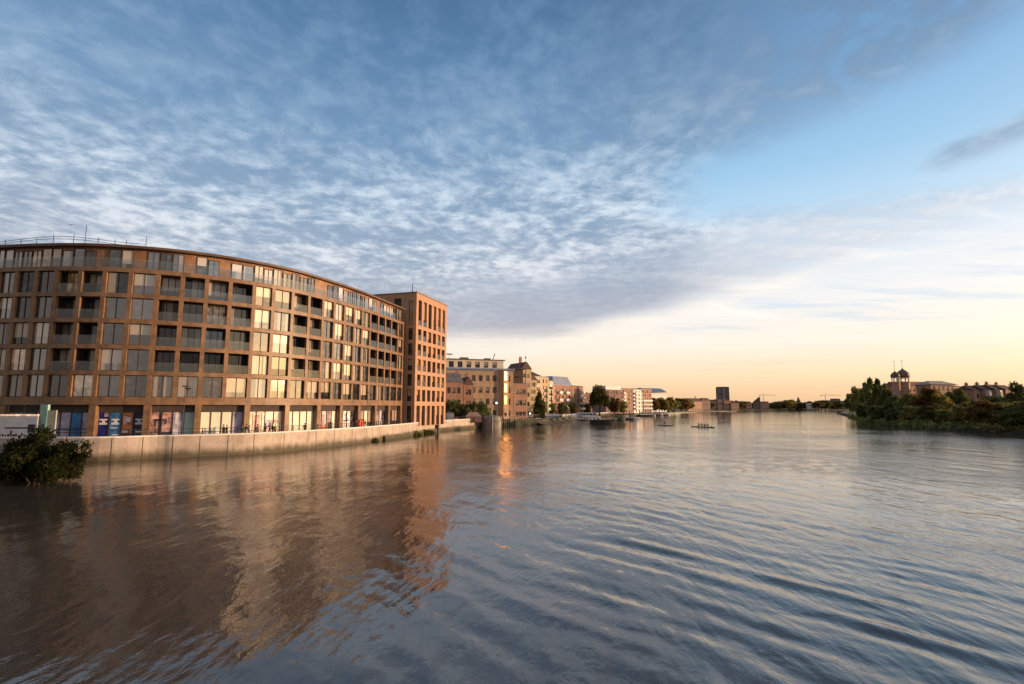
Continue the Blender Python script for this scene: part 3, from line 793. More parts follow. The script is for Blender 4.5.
def lobes_for(kind, seed):
    r = random.Random(seed); L = []
    if kind == 'broad':       # 10 m high
        L.append((0,0,5.8,2.9,2.9,2.8))
        for k in range(34):
            t = r.random()*6.28; e = r.uniform(-1.1, 1.); rr = 3.4*math.sqrt(max(.12, 1-e*e*.75))*r.uniform(.8, 1.08); s = r.uniform(.5, 1.35)
            L.append((math.cos(t)*rr, math.sin(t)*rr, 5.6+e*3.3, s, s, s*.85))
    elif kind == 'tall':
        for k in range(26):
            z = 1.6+8.0*k/25; rr = (1.9*math.sin(math.pi*min(1, .18+.8*k/25)))*r.uniform(.4, 1.1); t = r.random()*6.28; s = r.uniform(.7, 1.15)*(1.15-.55*k/25)
            L.append((math.cos(t)*rr, math.sin(t)*rr, z, s, s, s*1.35))
    elif kind == 'willow':
        for k in range(30):
            t = r.random()*6.28; rr = r.uniform(1.2, 3.9); s = r.uniform(.6, 1.0)
            L.append((math.cos(t)*rr, math.sin(t)*rr, 8.4-rr*.62-r.random()*2.2, s, s, s*2.1))
        L.append((0,0,7.2,2.6,2.6,2.2))
    elif kind == 'bush':      # about 4 m high, 6 m wide
        for k in range(46):
            t = r.random()*6.28; rr = 2.7*math.sqrt(r.random()); s = r.uniform(.28, .85)
            L.append((math.cos(t)*rr, math.sin(t)*rr*.7, .4+r.random()*(3.2-rr*.85), s, s, s*.9))
        for k in range(26):
            t = r.random()*6.28; rr = r.uniform(1.6, 3.1); s = r.uniform(.10, .2); zz_ = .6+r.random()*(3.6-rr*.7)
            L.append((math.cos(t)*rr, math.sin(t)*rr*.7, zz_, s*2, s*2, s*3.5))
    elif kind == 'cone':
        for k in range(22):
            z = .8+8.2*k/21; rr = (2.6*(1-(k/21)**1.3)+.15)*r.uniform(.35, .8); t = r.random()*6.28; s = .6+1.0*(1-k/21)
            L.append((math.cos(t)*rr, math.sin(t)*rr, z, s, s, s*1.1))
    return L
GREEN = leafmat('green_leaves', (.085,.115,.038), (.31,.31,.10))
DGREEN = leafmat('dark_green_leaves', (.060,.080,.032), (.21,.225,.082))
OLIVE = leafmat('olive_leaves', (.15,.135,.045), (.39,.33,.11))
RUST = leafmat('autumn_leaves', (.12,.080,.028), (.30,.20,.065))
WILLOW = leafmat('willow_leaves', (.062,.070,.024), (.165,.155,.055))
CROWNS = {}; TRUNKS = {}
def trunk_mesh(kind, seed):
    if (kind, seed) in TRUNKS: return TRUNKS[kind, seed]
    r = random.Random(seed); mb = MB(); h = {'broad': 5., 'tall': 7.5, 'willow': 5.5, 'bush': 1.2, 'cone': 8.}[kind]
    if kind == 'bush':
        for k in range(7): t = r.random()*6.28; mb.tube((.1*math.cos(t), .1*math.sin(t), -.3), (1.5*math.cos(t), 1.1*math.sin(t), 1.2+r.random()), .06, .02, 5)
    else:
        mb.tube((0,0,-.5), (.08,.05,h*.45), .32, .22, 8); mb.tube((.08,.05,h*.45), (.0,.1,h), .22, .08, 8)
        for k in range(8):
            t = k*2.4+r.random(); z = h*(.35+.55*r.random()); l = (2.4 if kind != 'tall' else 1.2)*(.6+.5*r.random())
            p = Vector((math.cos(t)*l*.5, math.sin(t)*l*.5, z+l*.35)); q = Vector((math.cos(t)*l, math.sin(t)*l, z+l*.75))
            mb.tube((.04, .06, z), p, .11, .07, 6); mb.tube(p, q, .07, .025, 5)
    TRUNKS[kind, seed] = mb.mesh('trunk', bark); return TRUNKS[kind, seed]
def tree(name, label, cat, kind, seed, x, y, z, h, w, m, n=5200, leaf=.30, group=None, rz=None):
    t = empty(name, (x, y, z), rnd.random()*6.28 if rz is None else rz, label, cat, group)
    base = {'broad': (10.2, 9.0), 'tall': (10.4, 5.2), 'willow': (9.9, 9.2), 'bush': (4.0, 6.6), 'cone': (9.8, 5.4)}[kind]
    key = (kind, seed, m.name, n, leaf)
    if key not in CROWNS: CROWNS[key] = leaves_mesh('crown', seed, lobes_for(kind, seed), n, leaf, m)
    sc = (w/base[1], w/base[1], h/base[0])
    for nm, me in (('trunk' if kind != 'bush' else 'stem', trunk_mesh(kind, seed)), ('crown' if kind != 'bush' else 'foliage', CROWNS[key])):
        o = link(nm, me, t); o.scale = sc
    return t
BUSHG = leafmat('bush_leaves', (.016,.024,.010), (.070,.076,.028))
tree('bush', 'big dark green bush growing out of the old embankment wall at the lower left', 'bush', 'bush', 3, gx(42, 41.0), 41.0, .15, 4.3, 6.9, BUSHG, 26000, .10, rz=.2)
def tuft(px, w, h, label, m, seed, z=.6, off=.7):
    p, an = wall_at(px, off); return tree('wall_plant', label, 'plant', 'bush', seed, p[0], p[1], z-.45*h/1., h, w, m, 900, .42, 'plants on the river wall', rz=an)
tuft(376, 1.6, 1.5, 'small dark plant hanging on the river wall right of the life ring', DGREEN, 11, .1)
tuft(417, 3.4, 1.3, 'low leafy plant on the river wall beneath the orange tower', GREEN, 12, .3, 1.)
tuft(427, 4.6, 1.9, 'larger leafy plant on the river wall beside the dark timber pile', DGREEN, 13, .2, 1.)

# ------------------------------------------------------------------ people
skin = paint('skin', (.40,.24,.17), .6, .05); hairm = paint('dark_hair', (.03,.022,.018), .6, .1)
def figure(name, joints, edges, mats, zones):
    me = bpy.data.meshes.new('skeleton'); keys = list(joints)
    me.from_pydata([joints[k][0] for k in keys], [], []); 
    me.clear_geometry(); me.from_pydata([joints[k][0] for k in keys], [(keys.index(a), keys.index(b)) for a, b in edges], [])
    o = bpy.data.objects.new('skeleton', me); COL.objects.link(o)
    sk = o.modifiers.new('skin', 'SKIN'); su = o.modifiers.new('sub', 'SUBSURF'); su.levels = 1; su.render_levels = 1
    for i, k in enumerate(keys):
        r = joints[k][1]; me.skin_vertices[0].data[i].radius = (r, r) if not isinstance(r, tuple) else r
        me.skin_vertices[0].data[i].use_root = (k == 'pelvis')
    bpy.context.view_layer.update(); dg = bpy.context.evaluated_depsgraph_get()
    out = bpy.data.meshes.new_from_object(o.evaluated_get(dg)); bpy.data.objects.remove(o); out.name = 'person_body'
    out.materials.clear()
    for m in mats: out.materials.append(m)
    for p in out.polygons: p.material_index = zones(p.center); p.use_smooth = True
    return out
EDGES = [('pelvis','waist'),('waist','chest'),('chest','neck'),('neck','head'),('head','crown'),('head','nose'),('chest','sl'),('sl','el'),('el','wl'),('wl','hl'),('chest','sr'),('sr','er'),('er','wr'),('wr','hr'),
         ('pelvis','pl'),('pl','kl'),('kl','al'),('al','fl'),('pelvis','pr'),('pr','kr'),('kr','ar'),('ar','fr')]
def pose(kind):
    J = dict(pelvis=((0,0,.92),(.15,.11)), waist=((0,0,1.08),(.14,.10)), chest=((0,0,1.34),(.17,.11)), neck=((0,-.01,1.49),.055), head=((0,-.02,1.60),(.08,.095)), crown=((0,-.01,1.70),.07), nose=((0,-.115,1.595),.018),
             sl=((.19,0,1.40),.06), el=((.25,.03,1.13),.045), wl=((.25,-.05,.90),.034), hl=((.25,-.08,.81),(.03,.045)), sr=((-.19,0,1.40),.06), er=((-.25,.03,1.13),.045), wr=((-.25,-.05,.90),.034), hr=((-.25,-.08,.81),(.03,.045)),
             pl=((.09,0,.86),.085), kl=((.10,-.02,.49),.06), al=((.10,.02,.09),.042), fl=((.11,-.14,.035),.036), pr=((-.09,0,.86),.085), kr=((-.10,-.02,.49),.06), ar=((-.10,.02,.09),.042), fr=((-.11,-.14,.035),.036))
    def st(**k):
        for a, p in k.items(): J[a] = (p, J[a][1])
    if kind == 'walk':
        st(kl=(.09,-.17,.50), al=(.09,-.28,.10), fl=(.09,-.44,.06), kr=(-.09,.06,.48), ar=(-.09,.33,.15), fr=(-.09,.23,.04), el=(.26,.12,1.14), wl=(.24,.16,.90), hl=(.24,.15,.81), er=(-.26,-.07,1.13), wr=(-.23,-.23,.94), hr=(-.22,-.29,.88))
    if kind == 'lean':
        st(chest=(0,-.16,1.28), neck=(0,-.24,1.41), head=(0,-.29,1.50), crown=(0,-.31,1.60), nose=(0,-.385,1.48), sl=(.19,-.17,1.33), sr=(-.19,-.17,1.33), el=(.24,-.33,1.10), er=(-.24,-.33,1.10), wl=(.13,-.5,1.2), wr=(-.13,-.5,1.2), hl=(.06,-.55,1.22), hr=(-.06,-.55,1.22))
    if kind == 'sit':
        for a in list(J): J[a] = ((J[a][0][0], J[a][0][1], J[a][0][2]-.62), J[a][1])
        st(kl=(.12,-.42,.48), kr=(-.12,-.42,.48), al=(.1,-.70,.22), ar=(-.1,-.70,.22), fl=(.1,-.80,.26), fr=(-.1,-.80,.26), el=(.22,-.25,.58), er=(-.22,-.25,.58), wl=(.14,-.5,.52), wr=(-.14,-.5,.52), hl=(.1,-.58,.52), hr=(-.1,-.58,.52), pl=(.09,0,.27), pr=(-.09,0,.27))
    return J
PN = [0]
def person(x, y, z, rz, kind, top, legs, label, group='people on the promenade', hair=hairm, h=1.0):
    J = pose(kind); zt = J['waist'][0][2]-.06; zn = J['neck'][0][2]+.0
    tm = paint('cloth_%d' % PN[0], top, .85, .15, 4.); lm = paint('trousers_%d' % PN[0], legs, .85, .15, 4.); PN[0] += 1
    hz = J['hl'][0]; hy = J['hr'][0]
    def zones(c):
        if (c-Vector(hz)).length < .075 or (c-Vector(hy)).length < .075: return 0
        if c.z > zn: return 0
        if kind == 'sit': return 1 if (c.z > zt-.05 and c.y > -.62 and not (c.y < -.12 and c.z < .5 and abs(c.x) < .2 and c.y < -.1 and c.z < .47)) else 2
        return 1 if c.z > zt or (abs(c.x) > .19 and c.z > .84) else 2
    me = figure('person', J, EDGES, [skin, tm, lm], zones)
    r = empty('person', (x, y, z), rz, label, 'person', group)
    r.scale = (h, h, h)
    link('body', me, r)
    c = J['crown'][0]; hb = MB(); hb.lathe([(.02,.075),(.06,.062),(.088,.02),(.095,-.03),(.088,-.075)], 10, (c[0], c[1]+.015, c[2]+.015)); hb.build('hair', hair, r, False, True)
    return r
def prom_at(px, off=-1.8):
    p, an = wall_at(px, off, 428); return p
def pp(px, off, rz, kind, top, legs, label, **k):
    p = prom_at(px, off); return person(p[0], p[1], 1.752, rz, kind, top, legs, label, **k)
BLK = (.012,.012,.014)
pp(223.5, -2.0, R(80), 'walk', BLK, (.015,.015,.02), 'person in black walking, left one of a close pair before the cream panels')
pp(226.8, -2.0, R(80), 'walk', (.02,.02,.028), BLK, 'person in charcoal walking, right one of a close pair before the cream panels', h=.97)
pp(242.5, -2.2, R(-60), 'walk', (.10,.07,.07), (.25,.2,.2), 'person in brown top walking left of the one in white shorts', h=.93)
pp(246.3, -1.9, R(30), 'stand', (.02,.02,.03), (.55,.53,.52), 'person in dark top and pale shorts standing by the railing')
pp(249.6, -2.5, R(-80), 'walk', (.55,.53,.52), (.08,.08,.1), 'person in white shirt walking behind the railing', h=.9)
pp(257.5, -3.4, R(90), 'stand', (.18,.09,.08), (.05,.045,.05), 'person in maroon top standing near the lit shop door', h=.95)
pp(265.3, -2.0, R(60), 'walk', BLK, BLK, 'person in long black coat in front of the lit shop')
pp(269.6, -2.6, R(10), 'stand', (.48,.44,.45), (.2,.18,.2), 'person in pale grey shirt between two dark figures', h=1.02)
pp(272.5, -2.0, R(-50), 'walk', (.015,.015,.03), (.02,.02,.03), 'person in navy beside the one in a yellow hi-vis vest')
pp(275.2, -1.9, R(-20), 'stand', (.55,.62,.03), (.03,.03,.04), 'person wearing a bright yellow hi-vis vest', h=.95)
pp(305.0, -1.15, R(15), 'lean', BLK, (.02,.02,.03), 'person in black leaning over the railing before cream panels')
pp(356.2, -2.6, R(60), 'walk', (.03,.02,.06), BLK, 'person in dark purple left of the life ring')
pp(365.0, -2.4, R(-60), 'walk', (.02,.035,.06), (.02,.03,.05), 'person in dark blue right of the life ring')
pp(381.0, -2.3, R(80), 'stand', (.35,.42,.5), (.3,.36,.45), 'person in light blue near the end of the shopfronts')

# ------------------------------------------------------------------ left bank beyond the tower
def leafrow(items):
    for it in items: tree(*it)
d = 150
p = gp(449.5, 139)
kio = empty('kiosk', (p[0]-1., p[1], 1.75), .15, 'small pale grey kiosk beside the foot of the orange tower', 'kiosk')
mb = MB(); mb.box(0, 2.2, 0, 2.4, 0, 2.3); mb.build('wall', paint('kiosk_grey', (.33,.33,.35), .6, .1), kio, False)
mb = MB(); mb.add([(-.15,-.15,2.3),(2.35,-.15,2.3),(2.35,2.55,2.3),(-.15,2.55,2.3),(1.1,-.15,2.75),(1.1,2.55,2.75)], [(0,4,5,3),(1,2,5,4),(0,1,4),(2,3,5),(0,3,2,1)]); mb.build('roof', slate, kio, False)
mb = MB(); mb.box(.35, 1.0, -.05, -.004, .1, 2.0); mb.build('door', greymetal, kio, False)
p = gp(466, 142)
sh = empty('shed', (p[0], p[1], 1.6), .12, 'low terracotta coloured timber shed with a hipped roof on the river bank', 'shed')
mb = MB(); mb.box(0, 4.1, 0, 3, 0, 1.5)
for k in range(11): mb.box(.05+k*.4, .12+k*.4, -.05, -.002, 0, 1.5)
mb.build('wall', pink_brick, sh, False)
mb = MB(); mb.add([(-.2,-.2,1.5),(4.3,-.2,1.5),(4.3,3.2,1.5),(-.2,3.2,1.5),(1.1,1.5,2.7),(3.,1.5,2.7)], [(0,1,5,4),(2,3,4,5),(3,0,4),(1,2,5),(0,3,2,1)]); mb.build('roof', pink_brick, sh, False)
mb = MB(); mb.box(1.6, 2.5, -.06, -.003, 0, 1.35); mb.build('door', timber, sh, False)
for i, (px, dd, top, w, m, kind, lab) in enumerate([
        (451.5, 146, 399, 5.5, DGREEN, 'broad', 'dark tree directly beside the foot of the orange tower'),
        (459, 148, 401, 6.5, DGREEN, 'broad', 'dark spreading tree in front of the small red brick house'),
        (469, 146, 404, 5, GREEN, 'bush', 'bright green shrub above the terracotta shed'),
        (478, 150, 400, 6.5, DGREEN, 'broad', 'dark tree in front of the wharf building wall'),
        (486, 152, 404, 4.5, GREEN, 'bush', 'green shrub behind the stone bastion')]):
    tree('tree' if kind != 'bush' else 'shrub', lab, 'tree' if kind != 'bush' else 'shrub', kind, 20+i % 2, gx(px, dd), dd, 1.6, gz(top, dd)-1.6, w, m, 3600, .32, 'greenery beside the tower')
# stone bastion and timber fendered wharf edge
p = gp(491.5, 147.5)
bs = empty('stone_bastion', (p[0], p[1], 0), 0, 'rounded grey stone bastion at the end of the concrete river wall', 'bastion')
mb = MB(); mb.lathe([(2.75,-1.5),(2.7,2.0),(2.75,2.1),(2.75,2.75),(2.5,3.0),(1.8,3.25),(.3,3.4)], 22); mb.build('wall', stone, bs, False)
mb = MB()
for k in (-.35, .35): mb.tube((k, -2.85, -.5), (k, -2.8, 4.4), .07)
for k in range(12): mb.tube((-.35, -2.83, .1+.36*k), (.35, -2.83, .1+.36*k), .04)
mb.build('ladder', greymetal, bs, False)
ln = [gp(497,150), gp(507,158), gp(520,168), gp(533,181), gp(546,196), gp(556,213)]
ww = empty('wharf_wall', (ln[0][0], ln[0][1], 0), 0, 'mossy timber fendered wharf wall below the brown brick building', 'wharf wall')
mb = MB(); mb.strip(offs(ln, .4), offs(ln, -1.2), -1.5, 1.85); mb.build('wall', stone, ww)
mb = MB(); mb.strip(offs(ln, .55), offs(ln, .402), -1.5, 1.0); mb.build('timber_facing', moss, ww)
tot = 26
for k in range(tot):
    t = k/(tot-1)*(len(ln)-1); i = min(int(t), len(ln)-2); f = t-i; lo_ = offs(ln, .75); x = lo_[i][0]*(1-f)+lo_[i+1][0]*f; y = lo_[i][1]*(1-f)+lo_[i+1][1]*f
    mb = MB(); mb.box(x-.18, x+.18, y-.18, y+.18, -1.5, 1.5+.9*rnd.random()); mb.build('timber_pile', moss if k % 3 else timber, ww)
mb = MB(); pts = [(x-.2, y+.6, 3.0) for x, y in ln]; mb.path(pts, .04, 5); mb.path([(a, b, c-.5) for a, b, c in pts], .03, 5)
for (x, y, z) in pts: mb.tube((x, y, 1.8), (x, y, z), .04)
mb.build('handrail', greymetal, ww)
for px, dd, top, lab in ((496.5, 152, 403, 'lit globe lamp standing on the stone bastion end of the wharf'), (530, 182, 413.5, 'bright white globe lamp by the wharf edge')):
    zt = gz(top, dd); r = empty('lamp', (gx(px, dd), dd, 1.6), 0, lab, 'lamp')
    mb = MB(); mb.tube((0,0,0), (0,0,zt-1.6-.3), .07, .05); mb.tube((0,0,0), (0,0,.15), .2, .2, 8); mb.build('pole', darkmetal, r, False)
    mb = MB(); mb.lathe([(.05,-.32),(.24,-.18),(.3,0),(.24,.18),(.05,.3)], 12, (0,0,zt-1.6)); mb.build('globe', lit('lamp_glow', (1.,.9,.75), 3.), r, False, True)

def along(px0, d0, px1, d1): return gp(px0, d0), gp(px1, d1)
def hgt(y, d, z0): return gz(y, d)-z0
# small red brick houses with bright bay windows
a, b = along(444, 158, 463, 160)
r, ro, W = block('brick_house', 'red brick house with glowing bay windows next to the orange tower', 'house', a, b, 9, hgt(382, 158, 1.6), 1.6, red_brick, 3, 3, (1.0, 1.7), (), 'mansard', slate, roofh=2.8)
chimney(ro, W*.8, 3, r['dims'][2]+1.2, 2.2)
a, b = along(463.5, 161, 473, 162)
r, ro, W = block('brick_house', 'narrow red brick house with a dark stepped roof against the wharf building', 'house', a, b, 7, hgt(384.5, 161, 1.6), 1.6, red_brick, 3, 2, (.95, 1.6), (), 'gablefront', browntile, roofh=2.4)
chimney(ro, W*.5, 2, r['dims'][2]+1.4, 1.8)
# the big brown wharf building
a, b = along(446, 169.5, 513.5, 176.5)
r, ro, W = block('wharf_building', 'big brown brick wharf building with a blue grey metal roof edge and rooftop flats', 'wharf building', a, b, 16, hgt(370.5, 172, 1.6), 1.6, brown_brick, 4, 9, (1.25, 1.9), ('right',), 'flat', bluemetal, par=.3, sill=1.0, sidecols=4)
H = r['dims'][2]
mb = MB(); mb.box(-.4, W+.4, -.4, 16.4, H+.3, H+.85); mb.build('metal_eaves', bluemetal, ro, False)
pent = MB(); grid_wall(pent, W-3, H+.85, H+3.6, [(1+q*2.9, 2.6+q*2.9, H+1.1, H+3.0) for q in range(int((W-4)/2.9))], .2, 1.6)
pent.box(0, W-3, 1.85, 12, H+.86, H+3.6); po = pent.build('rooftop_flats', cream, r, False)
for q in range(int((W-4)/2.9)): window_part(r, 1+q*2.9, H+1.1, 1.6, 1.9, .2, 0, 1.6)
mb = MB(); mb.box(-.3, W-2.4, 1.2, 12.5, H+3.6, H+3.85); mb.box(W*.25, W*.36, 4, 7, H+3.85, H+4.6); mb.box(W*.62, W*.7, 4, 7, H+3.85, H+4.5); mb.build('rooftop', slate, ro, False)
mb = MB(); mb.tube((W*.08, 5, H+3.8), (W*.08, 5, H+5.8), .05); mb.box(W*.04, W*.13, 4.95, 5.05, H+5.4, H+5.75); mb.tube((W*.74, 5, H+3.8), (W*.78, 5, H+6.2), .12); mb.build('aerial', darkmetal, ro, False)
# stair bay at its corner whose angled glass throws back the low sun
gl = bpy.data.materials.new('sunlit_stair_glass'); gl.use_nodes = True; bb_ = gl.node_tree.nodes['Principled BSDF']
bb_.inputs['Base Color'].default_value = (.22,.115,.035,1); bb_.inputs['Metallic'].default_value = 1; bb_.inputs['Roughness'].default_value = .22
X0 = W-4.6; mb = MB()
mb.add([(X0-.3,-.06,.1),(X0+.9,-1.0,.1),(X0+2.9,-.06,.1),(X0-.3,-.06,H+.1),(X0+.9,-1.0,H+.1),(X0+2.9,-.06,H+.1)], [(0,1,4,3),(1,2,5,4),(3,4,5),(2,1,0)]); ob = mb.build('stair_bay', orange_brick, r, False)
def baypane(z0, z1):
    A = Vector((X0+.9, -1.0, 0)); B = Vector((X0+2.9, -.06, 0)); dv = (B-A).normalized(); nv = Vector((dv.y, -dv.x, 0))
    pts = []
    for k in (.35, 1.35):
        for z in (z0, z1): q = A+dv*k+nv*.05; pts.append((q.x, q.y, z))
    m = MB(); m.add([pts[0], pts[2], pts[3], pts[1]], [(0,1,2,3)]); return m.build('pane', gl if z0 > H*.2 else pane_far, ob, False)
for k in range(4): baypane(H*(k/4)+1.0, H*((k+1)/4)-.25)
# lower brick front to the right of it
a, b = along(513.8, 177, 527.5, 179.5)
r, ro, W = block('brick_building', 'red brick river front with arched windows and dark stacked balconies above', 'brick building', a, b, 12, hgt(384, 177.5, 1.6), 1.6, red_brick, 3, 3, (1.3, 1.6), ('right',), 'flat', bluemetal, par=.2)
H = r['dims'][2]; um = MB(); um.box(.2, W-.4, 2.2, 11, H+.2, H+5.0); [um.box(.15, W-.35, .21, .26, H+zq, H+zq+.06) for zq in (.8, 1.1, 3.2, 3.5)]; um.box(.1, W-.3, .2, 1.39, H+.2, H+.35); um.box(.1, W-.3, .2, 1.39, H+2.5, H+2.7); um.box(0, W-.2, .1, 11.2, H+5.0, H+5.25)
for q in range(4): um.box(.15+q*(W-.7)/3, .3+q*(W-.7)/3, .22, .36, H+.35, H+5)
um.build('stacked_balconies', framemat, r, False)
# sunlit stepped gables further back
for (px0, px1, dd, top, eave, lab, m, rt) in (
        (521.5, 531.5, 196, 361.5, 369, 'tall yellow brick gabled house catching the sun behind the dark balconies', yellow_brick, 'gablefront'),
        (529, 537, 205, 374, 380, 'lower yellow gabled house left of the dark conical tree', yellow_brick, 'gablefront'),
        (535, 541.5, 222, 369.5, 376, 'cream block with a small dark roof pavilion above the conical tree', cream, 'hip')):
    a, b = along(px0, dd, px1, dd+2)
    H = hgt(eave, dd, 1.6); r, ro, W = block('gabled_house', lab, 'house', a, b, 12, H, 1.6, m, 5, 2, (1.0, 1.5), ('right',), rt, browntile, roofh=max(1.2, hgt(top, dd, 1.6)-H))
    if px0 < 525: chimney(ro, W*.3, 3, H+1.2, 3.2); mb = MB(); mb.tube((W*.7, 2, H+2), (W*.7, 2, H+4.6), .07); mb.box(W*.7-.3, W*.7+.3, 1.97, 2.03, H+4.3, H+4.9); mb.build('aerial', darkmetal, ro, False)
greenrail = paint('pale_green_balcony', (.36,.45,.34), .5, .1); redrail = paint('red_balcony', (.42,.12,.10), .5, .1)
a, b = along(538, 228, 549, 236)
block('apartment_house', 'sunlit yellow apartment house with pale green balconies left of the red brick block', 'apartment house', a, b, 14, hgt(377, 228, 1.6), 1.6, yellow_brick, 6, 3, (1.1, 1.6), ('right',), 'flat', bluemetal,
      balc=[(k, 2, 3, greenrail) for k in range(1, 5)])
a, b = along(549.5, 240, 553.5, 242)
block('apartment_house', 'narrow pale facade with red balconies at the left end of the red brick block', 'apartment house', a, b, 12, hgt(381, 240, 1.6), 1.6, cream, 5, 1, (1.2, 1.6), ('right',), 'flat', slate, balc=[(k, 0, 1, redrail) for k in range(1, 5)])
tree('conifer', 'dark rounded conical tree by the wharf in front of the sunlit houses', 'tree', 'cone', 31, gx(539.5, 190), 190, 1.6, hgt(390.5, 190, 1.6), 5.2, DGREEN, 5200, .3)
# red brick block with white balconies
a, b = along(553.5, 250, 572, 262)
r, ro, W = block('apartment_block', 'red brick apartment block with white balconies and a blue grey barrel roof', 'apartment block', a, b, 16, hgt(385, 252, 1.6), 1.6, red_brick, 4, 5, (1.3, 1.7), ('right',), 'mansard', bluemetal, roofh=4.2,
      balc=[(k, c, c+1, white) for k in (1, 2, 3) for c in (1, 3)])
a, b = along(572.5, 262, 583.5, 274)
block('apartment_block', 'lower red brick wing with white corner balconies at the right of the barrel roof', 'apartment block', a, b, 14, hgt(386.5, 264, 1.6), 1.6, red_brick, 5, 3, (1.2, 1.6), ('right',), 'flat', browntile, balc=[(k, 2, 3, white) for k in range(1, 5)], over=.6)
a, b = along(583.5, 290, 592, 296)
block('brick_building', 'plain grey brown block between the red brick wing and the big willow', 'building', a, b, 10, hgt(393, 290, 1.6), 1.6, dark_brick, 3, 3, (1.0, 1.4), (), 'hip', browntile, roofh=1.)
tree('willow_tree', 'big round willow standing behind the white moored boat', 'tree', 'willow', 41, gx(599.5, 268), 268, 1.6, hgt(384.5, 268, 1.6), 11.6, WILLOW, 6500, .34)
tree('tree', 'low golden brown tree right of the big willow', 'tree', 'broad', 42, gx(614.5, 285), 285, 1.6, hgt(396.5, 285, 1.6), 8.5, RUST, 4200, .34)
tree('tree', 'low olive tree under the white balconies right of the golden tree', 'tree', 'broad', 43, gx(623, 292), 292, 1.6, hgt(400, 292, 1.6), 6, OLIVE, 3600, .34)
for i, (px, dd, top, w, m, lab) in enumerate([(551, 238, 402, 5, DGREEN, 'dark shrub in front of the narrow pale facade'), (562, 246, 401, 5.5, DGREEN, 'dark tree before the left part of the red brick block'), (573, 255, 401, 5, GREEN, 'small green tree before the right part of the red brick block'),
                                         (587, 275, 402, 5, DGREEN, 'dark tree just left of the big willow')]):
    tree('tree', lab, 'tree', 'broad', 20+i % 2, gx(px, dd), dd, 1.6, hgt(top, dd, 1.6), w, m, 3600, .32, 'small trees along the wharf')
purple = bricks('plum_brick', (.22,.11,.12), (.27,.14,.14), (.3,.25,.25), .3)
a, b = along(606, 330, 622, 338)
block('apartment_block', 'plum brick apartment block with a pale set-back top floor behind the golden tree', 'apartment block', a, b, 12, hgt(389.5, 330, 1.6), 1.6, purple, 5, 5, (1.5, 1.8), (), 'flat', white, par=2.4)
a, b = along(622, 345, 633.5, 352)
block('apartment_block', 'terracotta apartment block with white corner balconies', 'apartment block', a, b, 12, hgt(389, 345, 1.6), 1.6, pink_brick, 6, 4, (1.3, 1.7), ('right',), 'flat', redroof, balc=[(k, 0, 1, white) for k in range(1, 6)])
a, b = along(634, 352, 641.5, 358)
block('apartment_block', 'white balconied apartment block left of the stepped terrace block', 'apartment block', a, b, 12, hgt(389.5, 352, 1.6), 1.6, white, 6, 2, (1.6, 1.6), ('right',), 'flat', slate, balc=[(k, 0, 2, white) for k in range(1, 6)])
a, b = along(641.5, 358, 652, 366)
block('apartment_block', 'stepped cream apartment block with dark railings nearest the blue roofed hall', 'apartment block', a, b, 12, hgt(389, 358, 1.6), 1.6, pink_brick, 6, 4, (1.3, 1.9), ('right',), 'flat', slate, balc=[(1, 0, 4, greymetal), (2, 0, 4, greymetal), (3, 0, 4, white)])
barrel = paint('blue_hall_roof', (.13,.20,.36), .4, .12, .3)
a, b = along(649, 420, 666.5, 430)
r, ro, W = block('sports_hall', 'pale hall with a big curved blue roof', 'hall', a, b, 18, hgt(395, 420, 1.6), 1.6, white, 2, 6, (1.4, 2.), ('right',), 'flat', white, par=.2)
mb = MB(); H = r['dims'][2]; pr = [(-.6+19.2*k/10, H+.2+5.6*math.sin(math.pi*min(1, .12+.76*k/10))) for k in range(11)]
vs = [(-.6, y, z) for y, z in pr]+[(W+.6, y, z) for y, z in pr]; n = len(pr)
mb.add(vs, [(k, n+k, n+k+1, k+1) for k in range(n-1)]+[tuple(range(n)), tuple(reversed(range(n, 2*n))), (0, n-1, 2*n-1, n)]); mb.build('barrel_roof', barrel, ro, False)
for i, (px, dd, top, w, m, lab) in enumerate([
        (655, 400, 397, 9, RUST, 'reddish tree directly below the left end of the blue roof'), (659.5, 405, 396, 10, OLIVE, 'olive tree directly below the middle of the blue roof'), (664, 402, 398, 8, RUST, 'russet tree below the right end of the blue roof'),
        (668.5, 440, 396.5, 13, OLIVE, 'rounded olive tree just right of the blue roofed hall'), (674.5, 480, 399, 12, GREEN, 'green tree second right of the blue roofed hall'), (681, 520, 397.5, 18, RUST, 'broad russet tree left of the brown roofed house'),
        (687, 540, 398, 17, OLIVE, 'broad olive tree touching the brown roofed house'), (708, 640, 401.5, 17, DGREEN, 'dark tree left of the grey tower block'), (705, 690, 397.5, 15, RUST, 'dark reddish tree behind the brown roofed house'),
        (734, 770, 400, 17, DGREEN, 'dark tree right of the grey tower block'), (741, 800, 400.5, 22, RUST, 'purple brown tree second right of the tower block'), (746, 860, 401, 17, DGREEN, 'small dark tree left of the pointed gable')]):
    tree('tree', lab, 'tree', 'broad', 50+i % 3, gx(px, dd), dd, 1.6, hgt(top, dd, 1.6), w, m, 2200, .5, 'trees along the far left bank')
a, b = along(687, 560, 702, 575)
r, ro, W = block('house', 'long brown roofed house on the far bank with a pale gable', 'house', a, b, 8, hgt(401.5, 560, 1.6), 1.6, pink_brick, 2, 6, (1.4, 1.6), (), 'gable', browntile, roofh=3.6); chimney(ro, W*.95, 7, r['dims'][2]+2.6, 3.2)
a, b = along(702, 600, 710.5, 610)
block('house', 'house with a dark hipped roof left of the grey tower block', 'house', a, b, 7, hgt(400.5, 600, 1.6), 1.6, dark_brick, 2, 4, (1.4, 1.6), (), 'hip', browntile, roofh=3.)
